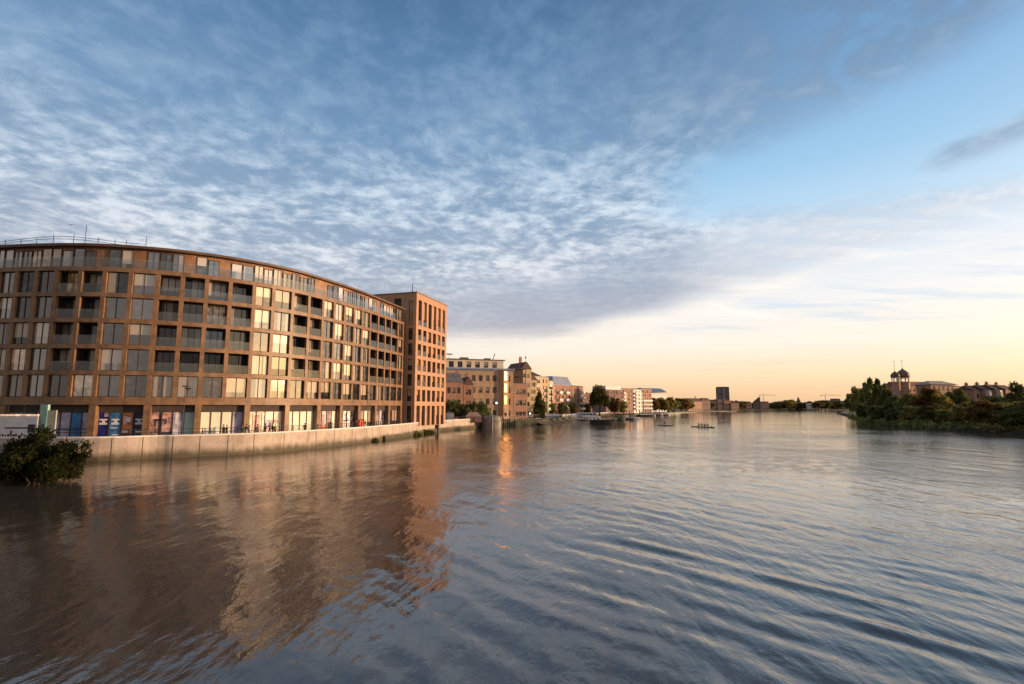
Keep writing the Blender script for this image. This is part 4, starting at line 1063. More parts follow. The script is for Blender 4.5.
# the lone grey tower block and the terrace at its foot
a, b = along(719.2, 700, 730, 700)
tg_ = paint('tower_grey_concrete', (.15,.13,.14), .8, .25, .15)
r, ro, W = block('tower_block', 'lone dark grey residential tower block on the far bank', 'tower block', a, b, 9, hgt(388, 700, 1.6), 1.6, tg_, 9, 5, (1.5, 1.7), ('right',), 'flat', darkmetal, par=1.6)
mb = MB(); mb.box(W*.42, W*.56, -.25, -.003, 1, r['dims'][2]-.2); mb.build('stair_panel', paint('pale_panel', (.3,.28,.28), .7), r, False)
for i, (p0, p1, e, m, lab) in enumerate([(712, 718, 401, pink_brick, 'left house of the terracotta terrace below the tower block'), (718.3, 724, 400.5, pink_brick, 'middle house of the terracotta terrace below the tower block'),
                                 (724.3, 731, 401, red_brick, 'red right hand house of the terrace below the tower block'), (731.3, 739, 403.5, pink_brick, 'low terracotta house stepping down right of the tower block')]):
    a, b = along(p0, 650, p1, 652); block('terraced_house', lab, 'house', a, b, 10, hgt(e, 650, 1.6), 1.6, m, 2, 3, (1.2, 1.7), (), 'gable', redroof, roofh=1.8, group='terrace below the tower block')
far_houses = [
    (738, 745, 830, 402.5, dark_brick, 'gable', 2., 'dark house at the left end of the low far row'),
    (744.5, 752, 850, 403, brown_brick, 'hip', 2.4, 'brown house left of the pointed gable'),
    (754.4, 760.5, 870, 402, dark_brick, 'mono', 5., 'hall with a steep pointed single slope roof on the far bank'),
    (761.5, 769, 880, 402.8, pink_brick, 'gable', 2.2, 'long low pinkish house right of the pointed roof'),
    (775, 781, 895, 403, dark_brick, 'gable', 2.4, 'dark low house between far trees left of the green lawn'),
    (789, 795, 905, 402.3, pink_brick, 'hip', 2.4, 'pinkish far house left of the spired chapel'),
    (807.5, 817, 905, 403.6, white, 'flat', 1., 'low white boathouse on the far shore'),
    (832, 841, 930, 401, dark_brick, 'gable', 4.2, 'dark gabled boathouse at the far bend'),
    (841.5, 848, 930, 402.5, bluemetal, 'gable', 3., 'blue grey gabled boathouse nearest the right bank trees')]
for (p0, p1, dd, e, m, rt, rh, lab) in far_houses:
    a, b = along(p0, dd, p1, dd); H = hgt(e, dd, 1.6)
    r, ro, W = block('far_house' if 'boathouse' not in lab else 'boathouse', lab, 'house' if 'boathouse' not in lab else 'boathouse', a, b, 5, H, 1.6, m, 2, 4, (1.8, 2.), (), 'flat' if rt == 'mono' else rt, browntile if m is not white else white, roofh=rh)
    if rt == 'mono':
        mb = MB(); mb.add([(0,-.2,H),(W,-.2,H),(W,-.2,H+rh*1.6),(0,5,H),(W,5,H),(W,5,H+rh*1.6)], [(0,1,2),(5,4,3),(0,2,5,3),(1,4,5,2),(0,3,4,1)]); mb.build('pointed_roof', browntile, ro, False)
p = gp(770.5, 900)
sp = empty('chapel', (gx(798.5, 920), 920, 1.6), 0, 'far dark chapel with a small pointed spire', 'chapel')
mb = MB(); mb.box(-3, 8, 0, 14, 0, 10); mb.box(-2.6, 2.6, -2, 0, 0, 14); mb.build('wall', dark_brick, sp, False)
mb = MB(); mb.add([(-2.8,-2.2,14),(2.8,-2.2,14),(2.8,.2,14),(-2.8,.2,14),(0,-1,22)], [(0,1,4),(1,2,4),(2,3,4),(3,0,4)]); mb.add([(-3.2,0.3,10),(8.2,.3,10),(8.2,14,10),(-3.2,14,10),(2.5,.3,14),(2.5,14,14)], [(0,4,5,3),(1,2,5,4),(0,1,4),(2,3,5)]); mb.build('roof', slate, sp, False)
ftr = random.Random(3)
ordn = ['first','second','third','fourth','fifth','sixth','seventh','eighth','ninth','tenth','eleventh','twelfth','thirteenth','fourteenth','fifteenth','sixteenth','seventeenth','eighteenth','nineteenth','twentieth']
words = ['dark', 'purple brown', 'olive', 'dull green', 'russet', 'brown']
fx = [750, 757, 764, 771, 774, 779, 783, 786, 790, 796, 801, 805, 811, 818, 821, 825, 829, 834, 838, 844]
for i, px in enumerate(fx):
    dd = 890+ftr.random()*50; top = 400.6+ftr.random()*2.4-(1.6 if 782 < px < 792 or 816 < px < 827 else 0); k = i % 6; m = (DGREEN, RUST, OLIVE, GREEN, RUST, OLIVE)[k]
    names = ['left', 'right']
    tree('tree', f'{words[k]} far tree, {ordn[i]} from the left in the tree row at the river bend', 'tree', 'broad', 50+i % 3, gx(px, dd), dd, 1.6, hgt(top, dd, 1.6), 17+11*ftr.random(), m, 2200, .5, 'trees at the far bend of the river')
tl_ = leaves_mesh('treeline', 77, [(x+ftr.uniform(-20, 20), 1150+x*.25+ftr.uniform(-30, 30), 4, 30, 20, 6+6*ftr.random()) for x in range(-200, 2600, 26)], 26000, 1.9, DGREEN)
tag(link('treeline', tl_), 'far off belt of dark woods along the horizon', 'woods', None, 'stuff')
# pier, barge and moored boats
def hullmesh(mb, L, B, H, draft=.4, sheer=.25, mi=0):
    n = 9; vs = []
    for k in range(n):
        t = k/(n-1); w = B/2*min(1, (math.sin(math.pi*min(.5, max(0, (1-t))*1.1+.02)))**.6)*(1 if t > .08 else .85); x = -L/2+L*t; zz = H+sheer*(t**3)
        vs += [(x, -w, zz), (x, -w*.78, -draft), (x, w*.78, -draft), (x, w, zz)]
    fs = []
    for k in range(n-1):
        for j in range(4): fs.append((4*k+j, 4*k+(j+1) % 4, 4*(k+1)+(j+1) % 4, 4*(k+1)+j))
    fs += [(0,3,2,1), (4*n-4, 4*n-3, 4*n-2, 4*n-1)]
    mb.add([(x, y, z) for x, y, z in vs], fs, mi); return mb
def boat(px, dd, L, B, H, rz, label, hm, cm=None, cab=None, canopy=None, name='boat', cat='boat', group=None):
    r = empty(name, (gx(px, dd), dd, .02), rz, label, cat, group)
    hullmesh(MB(), L, B, H).build('hull', hm, r, False)
    if cab:
        l0, l1, h = cab; mb = MB(); ops = []; x0, x1 = -L/2+L*l0, -L/2+L*l1; n = max(2, int((x1-x0)/1.6)); t = MB()
        grid_wall(t, x1-x0, 0, h, [(.3+q*(x1-x0-.3)/n, .3+q*(x1-x0-.3)/n+(x1-x0-.3)/n-.3, h*.42, h*.82) for q in range(n)], .08)
        mb.add([(v[0]+x0, v[1]-B*.38, v[2]+H-.05) for v in t.v], t.f); mb.box(x0, x1, -B*.38+.09, B*.38, H-.05, H+h-.05)
        mb.box(x0-.2, x1+.2, -B*.42, B*.42, H+h-.05, H+h+.06); c = mb.build('cabin', cm or white, r, False)
        wb = MB(); wb.box(x0+.2, x1-.2, -B*.38+.055, -B*.38+.08, H+h*.38, H+h*.8); wb.build('window', pane_far, c, False)
    if canopy:
        l0, l1, h, m = canopy; mb = MB(); x0, x1 = -L/2+L*l0, -L/2+L*l1; n = 7
        pr = [(-B*.45+B*.9*k/(n-1), H+h*(.55+.45*math.sin(math.pi*k/(n-1)))) for k in range(n)]
        pr = [(-B*.45, H)]+pr+[(B*.45, H)]; q = len(pr)
        mb.add([(x0, y, z) for y, z in pr]+[(x1, y, z) for y, z in pr], [(k, k+1, q+k+1, q+k) for k in range(q-1)]+[tuple(reversed(range(q))), tuple(range(q, 2*q))]); mb.build('canopy', m, r, False)
    return r
bluetarp = paint('blue_grey_tarpaulin', (.22,.25,.36), .6, .2, .8); palet = paint('pale_tarpaulin', (.45,.45,.5), .6, .15, .8)
navyhull = paint('navy_hull', (.03,.035,.06), .4, .15); darkhull = paint('dark_hull', (.035,.03,.028), .5, .2)
for px, dd, L, B, rz, m, lab in ((549, 222, 9, 3, .9, bluetarp, 'moored boat under a blue grey cover nearest the wharf corner'), (554.5, 226, 9, 3, .5, palet, 'moored boat under a pale cover beside the wharf'),
                            (562, 230, 10, 3.2, .2, bluetarp, 'long boat with blue grey cover left of the pier middle'), (569, 232, 10, 3.2, .15, palet, 'pale covered boat left of the white passenger boat'), (576, 234, 9, 3.2, .1, bluetarp, 'blue covered boat touching the white passenger boat')):
    boat(px, dd, L, B, .9, rz, lab, navyhull, canopy=(.12, .8, 1.5, m), group='covered boats at the pier')
boat(587.5, 238, 11.5, 3.6, 1.3, .08, 'white passenger boat with a long cabin moored at the pier', white, white, (.12, .82, 1.8), name='passenger_boat')
pr_ = empty('pier', (gx(577, 226), 226, 0), .12, 'long low timber pier on dark piles in front of the moored boats', 'pier')
mb = MB(); mb.box(-17, 17, -.9, .9, .75, .95); mb.build('deck', timber, pr_, False)
mb = MB(); mb.box(-17, 17, -1., -.92, .5, .9); mb.build('edge_beam', paint('pale_pier_beam', (.4,.36,.3), .8), pr_, False)
for k in range(12):
    for s in (-.7, .7): mb = MB(); mb.tube((-16.5+k*3, s, -1.5), (-16.5+k*3, s, 1.3 if s > 0 else .75), .16, .14, 7); mb.build('pile', timber, pr_, False)
for k in range(3):
    mb = MB(); mb.lathe([(.05,-.35),(.3,-.2),(.35,0),(.3,.2),(.05,.35)], 10, (6.+k*1.7, -1.35, .45)); mb.build('fender', white, pr_, False, True)
boat(600.5, 192, 7.8, 3.2, .95, .03, 'dark empty barge lying alone on the water below the willow', darkhull, name='barge', cat='barge')
bp = bpy.data.objects['barge']; mb = MB()
for k in range(4): mb.box(-3.6+k*1.75, -2.1+k*1.75, -1.2, 1.2, .95, 1.12+.1*(k % 2))
mb.build('hatch_cover', timber, bp, False)
boat(618, 232, 6, 2.2, .7, .1, 'small dark boat with a green canopy off the pier end', darkhull, canopy=(.3, .8, 1.6, paint('green_canopy', (.06,.09,.04), .8)))
boat(627, 236, 6, 2., .6, .2, 'small low dark open boat right of the green canopied one', darkhull)
boat(633, 246, 7, 2.3, .8, .2, 'small grey cabin boat right of the pier', greymetal, greymetal, (.3, .65, 1.2))
for i, px in enumerate((614, 624, 629.5)):
    r = empty('mooring_pile', (gx(px, 226+4*i), 226+4*i, -1.5), 0, ['mooring pile left of the green canopied boat', 'mooring pile between the small boats', 'mooring pile left of the grey cabin boat'][i], 'mooring pile', 'mooring piles off the pier')
    mb = MB(); mb.tube((0,0,0), (0,0,4.6), .2, .16, 8); mb.lathe([(.17,4.6),(.2,4.75),(.05,5.)], 8); mb.build('pile', timber, r, False)
for i, (px, dd, L, cm, lab) in enumerate(((646, 330, 12, white, 'long white houseboat moored below the cream apartments'), (654.5, 345, 11, greymetal, 'grey houseboat moored second from the left under the hall'), (662, 350, 10, white, 'white motor boat with cabin moored under the blue roofed hall'))):
    boat(px, dd, L, 3.4, .9, .15, lab, darkhull, cm, (.15, .8, 1.5), group='houseboats below the hall')
mb = MB(); e = empty('quay_wall', (gx(636, 300), 300, 0), 0, 'long low stone quay running along the far left bank', 'quay wall')
q_ = catmull(LEFT_SHORE[3:9], 6); mb.strip(offs(q_, -1.2), offs(q_, -2.4), -.5, 2.3); mb.build('wall', stone, e)
mb = MB(); mb.strip(offs(q_, -1.1), offs(q_, -2.5), 2.3, 2.5); mb.build('coping', coping, e)

# rowing boats
def oar(mb, x, side):
    mb.tube((x, side*.25, .42), (x-.6, side*2.7, .12), .03, .025, 5); mb.box(x-.78, x-.5, side*2.55-.1, side*2.55+.25, .02, .2)
def rowing(px, dd, L, n, rz, label, tops, name):
    r = empty(name, (gx(px, dd), dd, .0), rz, label, 'rowing boat', 'rowing boats on the water')
    hm = paint('shell_hull', (.05,.045,.045), .3, .1); mb = MB(); hullmesh(mb, L, .5, .2, .12, .03); mb.build('hull', hm, r, False)
    for k in range(n):
        x = (k-(n-1)/2)*1.35
        m = MB(); 
        for s in ((-1, 1) if n < 4 else ((-1,) if k % 2 else (1,))): oar(m, x, s)
        m.build('oar', darkmetal, r, False)
        c, s_ = math.cos(rz), math.sin(rz)
        person(gx(px, dd)+c*x, dd+s_*x, .18, rz+R(90), 'sit', tops, (.02,.02,.025), label.split(' ')[0] == 'single' and 'person sculling alone in the single boat' or f'person in dark kit rowing, seat {k+1} from the stern in the crewed boat', group='rowers', h=.95)
    return r
rowing(664.5, 165, 8.0, 1, R(104), 'single scull with one rower near the middle of the river', (.03,.03,.035), 'single_scull')
rowing(702, 151, 10.5, 4, R(-75), 'crewed rowing boat with four dark rowers right of the single scull', (.02,.02,.022), 'rowing_four')

# ------------------------------------------------------------------ right bank
specs = [   # px, depth, top row, width px, kind, leaf, label
    (852, 262, 391, 12, 'broad', GREEN, 'lowest green tree at the tip of the right bank'),
    (859, 236, 386, 15, 'broad', OLIVE, 'olive green tree second from the tip of the right bank'),
    (866, 222, 382, 12, 'tall', GREEN, 'slender green tree left of the tallest poplar'),
    (872, 208, 377.5, 14, 'tall', GREEN, 'tallest green poplar left of the domed building'),
    (879, 198, 379, 13, 'tall', DGREEN, 'dark green poplar right of the tallest one'),
    (886, 190, 383, 14, 'tall', GREEN, 'mid green tree just left of the two domes'),
    (894, 180, 394, 16, 'broad', DGREEN, 'dark green tree below the left dome'),
    (905, 172, 395, 18, 'broad', GREEN, 'green tree below the right dome'),
    (916, 166, 390, 22, 'broad', OLIVE, 'olive tree right of the domes'),
    (930, 160, 386, 25, 'broad', RUST, 'golden autumn tree in front of the long red roof'),
    (943, 156, 392, 21, 'broad', OLIVE, 'olive tree in front of the pale hipped pavilion'),
    (955, 170, 388, 24, 'broad', DGREEN, 'dark open tree right of the pale pavilion'),
    (966, 190, 391, 22, 'broad', DGREEN, 'dark tree left of the gabled brick houses'),
    (951, 139, 408, 25, 'broad', GREEN, 'low grey green bush at the water below the pavilion'),
    (966, 134, 404, 27, 'broad', OLIVE, 'low green bush at the water left of the rusty one'),
    (985, 127, 399, 34, 'broad', RUST, 'rusty orange bush at the water below the gabled houses'),
    (1004, 124, 399, 34, 'broad', OLIVE, 'tall olive bush at the water second from the right edge'),
    (1024, 134, 381, 25, 'broad', DGREEN, 'dark tall tree cut by the right edge'),
    (1022, 117, 402, 38, 'broad', DGREEN, 'dark low bush at the water in the right corner'),
    (1046, 116, 392, 40, 'broad', GREEN, 'green tree on the right bank outside the corner'),
    (1000, 160, 392.5, 40, 'broad', DGREEN, 'dark hedge tree directly below the gabled houses'),
    (932, 146, 404, 26, 'broad', DGREEN, 'dark bush at the water under the golden autumn tree'),
    (914, 155, 405, 24, 'broad', OLIVE, 'olive bush at the water under the domes'),
    (897, 163, 406, 22, 'broad', DGREEN, 'dark low bush at the water left of the olive one'),
    (879, 184, 404, 20, 'broad', DGREEN, 'dark bush at the water under the poplars'),
    (864, 214, 403, 15, 'broad', DGREEN, 'small dark bush at the water near the bank tip')]
for i, (px, dd, top, wpx, kind, m, lab) in enumerate(specs):
    z0 = .9; wd = wpx/F*dd*1.08
    low = 'bush' in lab
    tree('bush' if low else 'tree', lab, 'bush' if low else 'tree', kind, 60+i % 4, gx(px, dd), dd, z0-(.9 if low else 0), gz(top, dd, 512)-z0+(.9 if low else 0), wd*1.06, m, 6500, .30 if dd < 170 else .36, 'trees on the right bank')
und = []
for (x, y) in catmull(RIGHT_SHORE[1:9], 14):
    if 96 < y < 330: und.append((x+rnd.random()*4-.6, y+rnd.random()*3, .3+rnd.random(), 1.5, 1.7, .8+.8*rnd.random()))
    if 96 < y < 330: und.append((x+9+rnd.random()*6, y+rnd.random()*3, 1.2+rnd.random(), 3.5, 3.5, 2.2+rnd.random()))
tag(link('undergrowth', leaves_mesh('undergrowth', 90, und, 30000, .32, GREEN)), 'dense dark undergrowth along the right bank at the water', 'undergrowth', None, 'stuff')

# domed riverside warehouse
D0 = 262.
a, b = along(901, D0, 934, D0+6)
z0 = 1.2
r, ro, W = block('domed_warehouse', 'terracotta warehouse with two onion domes and flagpoles above the trees', 'warehouse', a, b, 7, hgt(386, D0, z0), z0, pink_brick, 5, 8, (1.3, 2.0), ('left',), 'mansard', redroof, roofh=2.3)
H = r['dims'][2]
copper = paint('dome_brown', (.16,.105,.085), .6, .3, .6)
def turret(px, dd, rad, zb, zt, ztip, zflag):
    X = gx(px, dd)-a[0]; Y = dd-a[1]; rz = r.rotation_euler.z; lx = X*math.cos(rz)+Y*math.sin(rz); ly = -X*math.sin(rz)+Y*math.cos(rz)
    tb = MB(); tb.lathe([(rad*.92, 0), (rad*.92, zb-z0), (rad*1.06, zb-z0+.05), (rad*1.06, zb-z0+.4)], 8, (lx, ly, 0)); t = tb.build('turret', pink_brick, r, False)
    lb_ = MB()
    for k in range(8): th = k*math.pi/4+.3; lb_.tube((lx+math.cos(th)*rad*.82, ly+math.sin(th)*rad*.82, zb-z0+.4), (lx+math.cos(th)*rad*.82, ly+math.sin(th)*rad*.82, zt-z0), .26, .24, 6)
    lb_.lathe([(rad*1.02, zt-z0), (rad*1.02, zt-z0+.35)], 12, (lx, ly, 0)); lb_.build('lantern_column', cream, t, False)
    h = ztip-zt; pr = [(.96,.02),(1.06,.18),(1.03,.34),(.88,.52),(.62,.68),(.34,.80),(.15,.88),(.07,1.0)]
    db = MB(); db.lathe([(rad*q, zt-z0+.35+h*f) for q, f in pr], 16, (lx, ly, 0)); db.build('dome', copper, t, False, True)
    fb = MB(); fb.tube((lx, ly, ztip-z0), (lx, ly, zflag-z0), .11, .07, 6); fb.lathe([(.05,-.3),(.25,0),(.05,.3)], 8, (lx, ly, zflag-z0)); fb.build('flagpole', white, t, False)
turret(897.8, D0-3, 1.85, gz(383.5, D0), gz(378.5, D0), gz(372, D0), gz(362, D0))
turret(905.6, D0-1, 2.75, gz(383, D0), gz(378.5, D0), gz(369, D0), gz(360.5, D0))
a, b = along(932.5, 246, 957, 250)
block('pavilion', 'pale pink pavilion with a wide light hipped roof above the golden tree', 'pavilion', a, b, 7, hgt(384.5, 246, z0), z0, pink_brick, 5, 5, (1.5, 2.2), ('left',), 'hip', paint('pale_roof', (.36,.31,.28), .7, .15), roofh=1.9, over=1.2)
a, b = along(957, 252, 965, 254)
block('house', 'small low pinkish annex right of the pale pavilion', 'house', a, b, 6, hgt(386.5, 252, z0), z0, pink_brick, 4, 2, (1.2, 1.8), (), 'hip', redroof, roofh=.8)
for i, (p0, p1, e, top, lab) in enumerate(((976, 986, 390, 387.5, 'brick house with a plain dark roof left of the bay windowed one'), (986.5, 997, 389.5, 386.5, 'brick house with pale blue bay windows in the right hand row'), (997.5, 1007, 389, 386, 'brick house with grey green bay windows in the right hand row'), (1007.5, 1017, 389.5, 386, 'right hand gabled brick house beside the dark edge tree'))):
    a, b = along(p0, 186, p1, 188); Hh = hgt(e, 186, z0)
    r, ro, W = block('gabled_house', lab, 'house', a, b, 6, Hh, z0, red_brick, 3, 2, (1.1, 1.7), ('left',), 'gable', browntile, roofh=1.7, group='gabled houses on the right bank')
    chimney(ro, W*.9, 5, Hh+1., 1.5)
    if i in (1, 2):
        bm_ = paint('pale_blue_bay', (.42,.45,.55), .6) if i == 1 else paint('grey_green_bay', (.36,.37,.33), .6)
        mb = MB(); mb.add([(.5,-.003,Hh-4.2),(1.0,-.8,Hh-4.2),(2.4,-.8,Hh-4.2),(2.9,-.003,Hh-4.2),(.5,-.003,Hh-.4),(1.0,-.8,Hh-.4),(2.4,-.8,Hh-.4),(2.9,-.003,Hh-.4)], [(0,1,5,4),(1,2,6,5),(2,3,7,6),(4,5,6,7),(3,2,1,0)]); bo = mb.build('bay_window', bm_, r, False)
        mb = MB(); mb.box(1.05, 2.35, -.84, -.803, Hh-3.4, Hh-1.0); mb.build('pane', pane_far, bo, False)
# small sign on the right bank and bird
p = gp(969, 128.5)
sg = empty('notice_board', (p[0], p[1], .5), 0, 'tiny white notice board on a post among the right bank bushes', 'notice board')
mb = MB(); mb.tube((0,0,-.5), (0,0,1.6), .05); mb.build('post', timber, sg, False)
mb = MB(); mb.box(-.3, .3, -.06, -.03, 1.1, 1.7); mb.build('board', white, sg, False)
# two far tower cranes
for px, dd, lab, rz in ((764, 1500, 'thin far crane left of the middle of the horizon', .3), (826, 1600, 'thin far crane just left of the right bank trees', 0.)):
    r = empty('tower_crane', (gx(px, dd), dd, 0), rz, lab, 'crane', 'far cranes on the horizon'); Ht = gz(395.5, dd); mb = MB()
    for sx in (-.8, .8):
        for sy in (-.8, .8): mb.tube((sx, sy, 0), (sx, sy, Ht), .16, .16, 4)
    for k in range(10): z = Ht*k/10; mb.tube((-.8, -.8, z), (.8, -.8, z+Ht/10), .1, .1, 4)
    mb.build('mast', darkmetal, r, False)
    mb = MB(); mb.box(-14, 46, -.3, .3, Ht, Ht+.5); mb.tube((-14,0,Ht+2.5), (46,0,Ht+1.4), .16); mb.tube((0,0,Ht), (0,0,Ht+6), .3, .2, 4); mb.tube((0,0,Ht+6), (30,0,Ht+1.2), .1); mb.tube((0,0,Ht+6), (-13,0,Ht+1), .1); mb.box(-14, -10, -.8, .8, Ht-1.6, Ht); mb.build('jib', darkmetal, r, False)
# moorhen-sized bird over the roof
r = empty('bird', (gx(52, 75), 75, gz(225, 75)), .6, 'single dark bird flying above the curved roof', 'bird')
mb = MB(); mb.lathe([(.01,-.22),(.06,-.1),(.075,.02),(.05,.14),(.035,.18),(.04,.22),(.01,.27)], 8); vv = [Matrix.Rotation(R(90), 4, 'X') @ Vector(v) for v in mb.v]; mb.v = [tuple(v) for v in vv]
for s in (-1, 1): mb.add([(0,.06,.04),(s*.3,.03,.14),(s*.62,-.1,.06),(s*.3,-.12,.12),(0,-.1,.03),(0,.06,.02),(s*.3,.03,.12),(s*.62,-.1,.05),(s*.3,-.12,.10),(0,-.1,.01)], [(0,1,3,4),(1,2,3),(5,9,8,6),(6,8,7)])
mb.build('body', darkmetal, r, False)
# ------------------------------------------------------------------ sky, sun, camera
SUN_AZ, SUN_EL = R(90), R(4.5)          # to the right of the view and slightly behind
def make_sky():
    w = bpy.data.worlds.new('World'); scene.world = w; w.use_nodes = True
    nt = w.node_tree; nt.nodes.clear(); g = G(nt)
    d = S(nt, g.node('ShaderNodeTexCoord').outputs['Generated'])
    x, y, z = g.xyz(d)
    DEG = 180/math.pi
    el = z.max(-.2).fn('ARCSINE')*DEG
    az = x.fn('ARCTAN2', y)*DEG
    zz = z.max(0.)
    u = x/(zz+.07); v = y/(zz+.07)
    P = g.vec(u, v, 0.)
    # clear air, bright and warm near the horizon
    clear = g.ramp(el/60., [(0, lin(214,176,143)), (1.2/60, lin(231,190,147)), (3.2/60, lin(240,211,173)), (6./60, lin(238,226,210)),
                    (10./60, lin(228,227,226)), (14.5/60, lin(207,218,229)), (18./60, lin(178,208,231)), (22.5/60, lin(150,191,222)), (30./60, lin(122,167,208)), (45./60, lin(84,124,170)), (1, lin(92,112,142))])
    ny = g.node('ShaderNodeTexSky', sky_type='NISHITA'); ny.sun_disc = False
    ny.sun_elevation = SUN_EL; ny.sun_rotation = SUN_AZ; ny.altitude = 10
    air = g.mix(.012, clear, g.out(ny, 0), 'ADD')
    # the left half of the horizon is paler
    air = g.mix(az.step(-30., 12., .5, 0.)*el.step(2., 6.), air, lin(215,216,220))
    # haze streaks low down
    hz = g.noise(g.vec(az*.02, el*.55, 0.), 1.6, 5, .6)
    air = g.mix(hz.step(.5, .75, 0., .35)*el.step(3., 6.)*el.step(19., 12.), air, lin(252,240,226))
    air = g.mix(hz.step(.48, .3, 0., .25)*el.step(1., 2.)*el.step(6., 3.), air, lin(205,178,160))
    # cloud sheet
    warp = g.noise(P, .55, 4, .6, 0., 1)
    Pw = S(nt, None)
    vm = g.node('ShaderNodeVectorMath', operation='MULTIPLY_ADD'); g.put(vm, 0, warp); vm.inputs[1].default_value = (.45,.45,0); g.put(vm, 2, P)
    Pw = g.out(vm, 0)
    big = g.noise(Pw, .42, 5, .58)
    mid = g.noise(g.map(Pw, R(14), (1.0, 1.12, 1)), 2.8, 5, .6)
    fine = g.noise(g.map(Pw, R(-10), (1.1, 1.0, 1)), 11., 4, .62)
    wisp = g.noise(g.map(Pw, R(-58), (.35, 1.5, 1)), 1.1, 7, .62)
    e = (big-.5)*9. + (mid-.5)*3.5 + (fine-.5)*1.6 + (wisp-.5)*4.
    low = (az-4.).max(0.)*.222+6.9-(az-34.).max(0.)*.06
    c_low = (el-low+e*.48).step(-1.1, 2.0)
    up = (az-17.).fn('POWER', 2.)*.0060+24.6
    azg = az.max(15.)
    up = (azg-17.).fn('POWER', 2.)*.0060+24.6
    lowgap = (az-17.).max(0.)*-.05+19.2
    gap = (az+e*1.0).step(13., 23.)*(up-el+e*.5).step(-2.2, 1.8)*(el-lowgap+e*.45).step(-1.6, 1.4)
    thin = az.step(16., 36.)*(mid*.5+fine*.5).step(.56, .42, 0., .62)  # bank thins to the right
    cover = (c_low*(1.-gap)*(1.-thin)).max(0.).min(1.)
    # streaks of dark cloud in the blue gap
    s1 = (el-20.6-(az-42.)*.18+e*.22).fn('ABSOLUTE').step(1.5, .2)*az.step(37.5, 41.5)
    s2 = (el-17.3-(az-38.)*.10+e*.2).fn('ABSOLUTE').step(.9, .1)*az.step(30., 34.)*az.step(43., 40.)
    cover = cover.max(s1*.75).max(s2*.5)
    dark = g.ramp(el/60., [(6/60, lin(190,182,180)), (9./60, lin(166,170,182)), (14./60, lin(150,166,186)), (20./60, lin(132,157,184)), (27./60, lin(108,143,178)), (35./60, lin(84,121,160)), (43./60, lin(66,99,137)), (1, lin(92,104,124))])
    lite = g.ramp(el/60., [(6/60, lin(236,222,208)), (9./60, lin(205,203,207)), (14./60, lin(218,220,226)), (20./60, lin(204,217,230)), (27./60, lin(172,195,217)), (35./60, lin(142,172,203)), (43./60, lin(112,147,184)), (1, lin(120,138,160))])
    tex = big*.27+mid*.30+fine*.33+wisp*.10
    lum = tex.step(.43, .62)
    # brighter belt of small clouds through the middle, darker in the bank and high up
    belt = (el-19.-az*.05).fn('ABSOLUTE').step(13., 2.)*az.step(30., 8., .35, 1.)
    bank = (el-low-3.6).fn('ABSOLUTE').step(4.2, 1.)*az.step(-14., 2.)*az.step(32., 18., .35, 1.)
    amt = lum*(belt*.75+.28)*(1.-bank*.75)+az.step(14., 24.)*el.step(21., 16.)*.5
    amt = amt + tex.step(.38, .62, 0., .16)
    soft = g.noise(P, .22, 3).step(.38, .62, 0., .28)*el.step(22., 30.)
    amt = (amt+soft).min(1.)
    cloud = g.mix(amt, dark, lite)
    col = g.mix(cover, air, cloud)
    col = g.mix(az.step(2., 16.)*el.step(23., 30.)*cover*.22, col, lin(108,132,160))
    # white and pale blue veils in the low western sky
    veil = g.noise(g.map(Pw, R(35), (.5, 1.6, 1)), 1.7, 6, .62)
    vm_ = el.step(5., 9.)*el.step(20., 14.)*az.step(8., 20.)*(1.-cover*.7)
    col = g.mix(veil.step(.5, .34, 0., .6)*vm_, col, lin(196,212,228))
    col = g.mix(veil.step(.52, .68, 0., .6)*vm_, col, lin(246,240,234))
    # thin bright edge under the bank
    edge = (el-low+e*.30+.4).fn('ABSOLUTE').step(1.2, 0., 0., .35)*az.step(38., 25.)
    col = g.mix(edge, col, lin(250,238,222))
    # old vapour trail
    tl = (el-(10.4-(az-20.4)*.36)-(mid-.5)*.5).fn('ABSOLUTE').step(.28, .05, 0., .5)*az.step(20., 21.)*az.step(27.5, 23.)
    col = g.mix(tl, col, lin(255,246,232))
    # glow of the setting sun, out of frame to the right
    sd = (math.sin(SUN_AZ), math.cos(SUN_AZ))
    hl = (x*x+y*y).max(1e-4).fn('SQRT')
    cosaz = (x*sd[0]+y*sd[1])/hl
    lobe = (((cosaz-1.)*12.).fn('EXPONENT'))*((el-3.).fn('ABSOLUTE')*-.085).fn('EXPONENT')
    lobe2 = (((cosaz-1.)*1.6).fn('EXPONENT'))*((el-2.).fn('ABSOLUTE')*-.05).fn('EXPONENT')
    glow = g.mix(1., g.mix(1., (0,0,0,1), (1.75,1.10,.50,1)), (0,0,0,1), 'ADD')
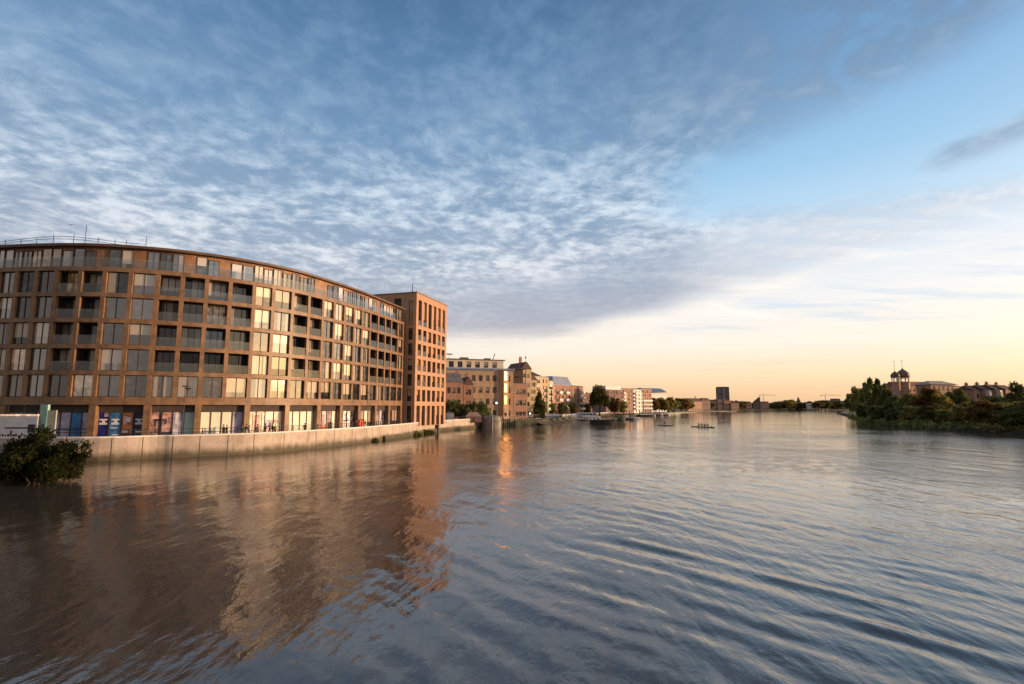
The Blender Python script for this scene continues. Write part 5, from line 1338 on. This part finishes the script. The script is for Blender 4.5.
    sc1 = g.node('ShaderNodeVectorMath', operation='SCALE'); sc1.inputs[0].default_value = (4.0,2.4,.92); g.put(sc1, 'Scale', lobe)
    sc2 = g.node('ShaderNodeVectorMath', operation='SCALE'); sc2.inputs[0].default_value = (.09,.08,.07); g.put(sc2, 'Scale', lobe2*el.step(45., 10.))
    ad = g.node('ShaderNodeVectorMath', operation='ADD'); g.nt.links.new(sc1.outputs[0], ad.inputs[0]); g.nt.links.new(sc2.outputs[0], ad.inputs[1])
    # the eastern sky behind the camera is dusky
    back = y.step(.25, -.5)*(1.-((cosaz-.2)*1.6).max(0.).min(1.))
    col = g.mix(back*.9, col, lin(164,152,144))
    col = g.mix(1., col, g.out(ad, 0), 'ADD')
    col = g.mix(el.step(-1., -6.), col, (.05,.045,.04,1))
    bg = g.node('ShaderNodeBackground'); g.put(bg, 0, col); bg.inputs[1].default_value = 1.
    o = g.node('ShaderNodeOutputWorld'); nt.links.new(bg.outputs[0], o.inputs[0])
make_sky()
ld = bpy.data.lights.new('sun', 'SUN'); ld.energy = 4.8; ld.color = (1., .63, .36); ld.angle = R(.8)
so = bpy.data.objects.new('sun', ld); COL.objects.link(so)
sdir = Vector((math.sin(SUN_AZ)*math.cos(SUN_EL), math.cos(SUN_AZ)*math.cos(SUN_EL), math.sin(SUN_EL)))
so.rotation_euler = sdir.to_track_quat('Z', 'Y').to_euler(); so.location = (60, -40, 60)
cd = bpy.data.cameras.new('camera'); cam = bpy.data.objects.new('camera', cd); COL.objects.link(cam)
cd.sensor_width = 36; cd.lens = F/1024*36; cd.clip_start = .1; cd.clip_end = 20000
cam.location = (0, 0, ZC); cam.rotation_euler = (R(90)+PITCH, 0, 0); scene.camera = cam
scene.view_settings.view_transform = 'Standard'; scene.view_settings.look = 'None'
scene.view_settings.exposure = .18; scene.view_settings.gamma = 1; scene.view_settings.use_curve_mapping = False
scene.cycles.max_bounces = 8; scene.cycles.transparent_max_bounces = 8; scene.cycles.use_denoising = True
scene.cycles.sample_clamp_indirect = 6
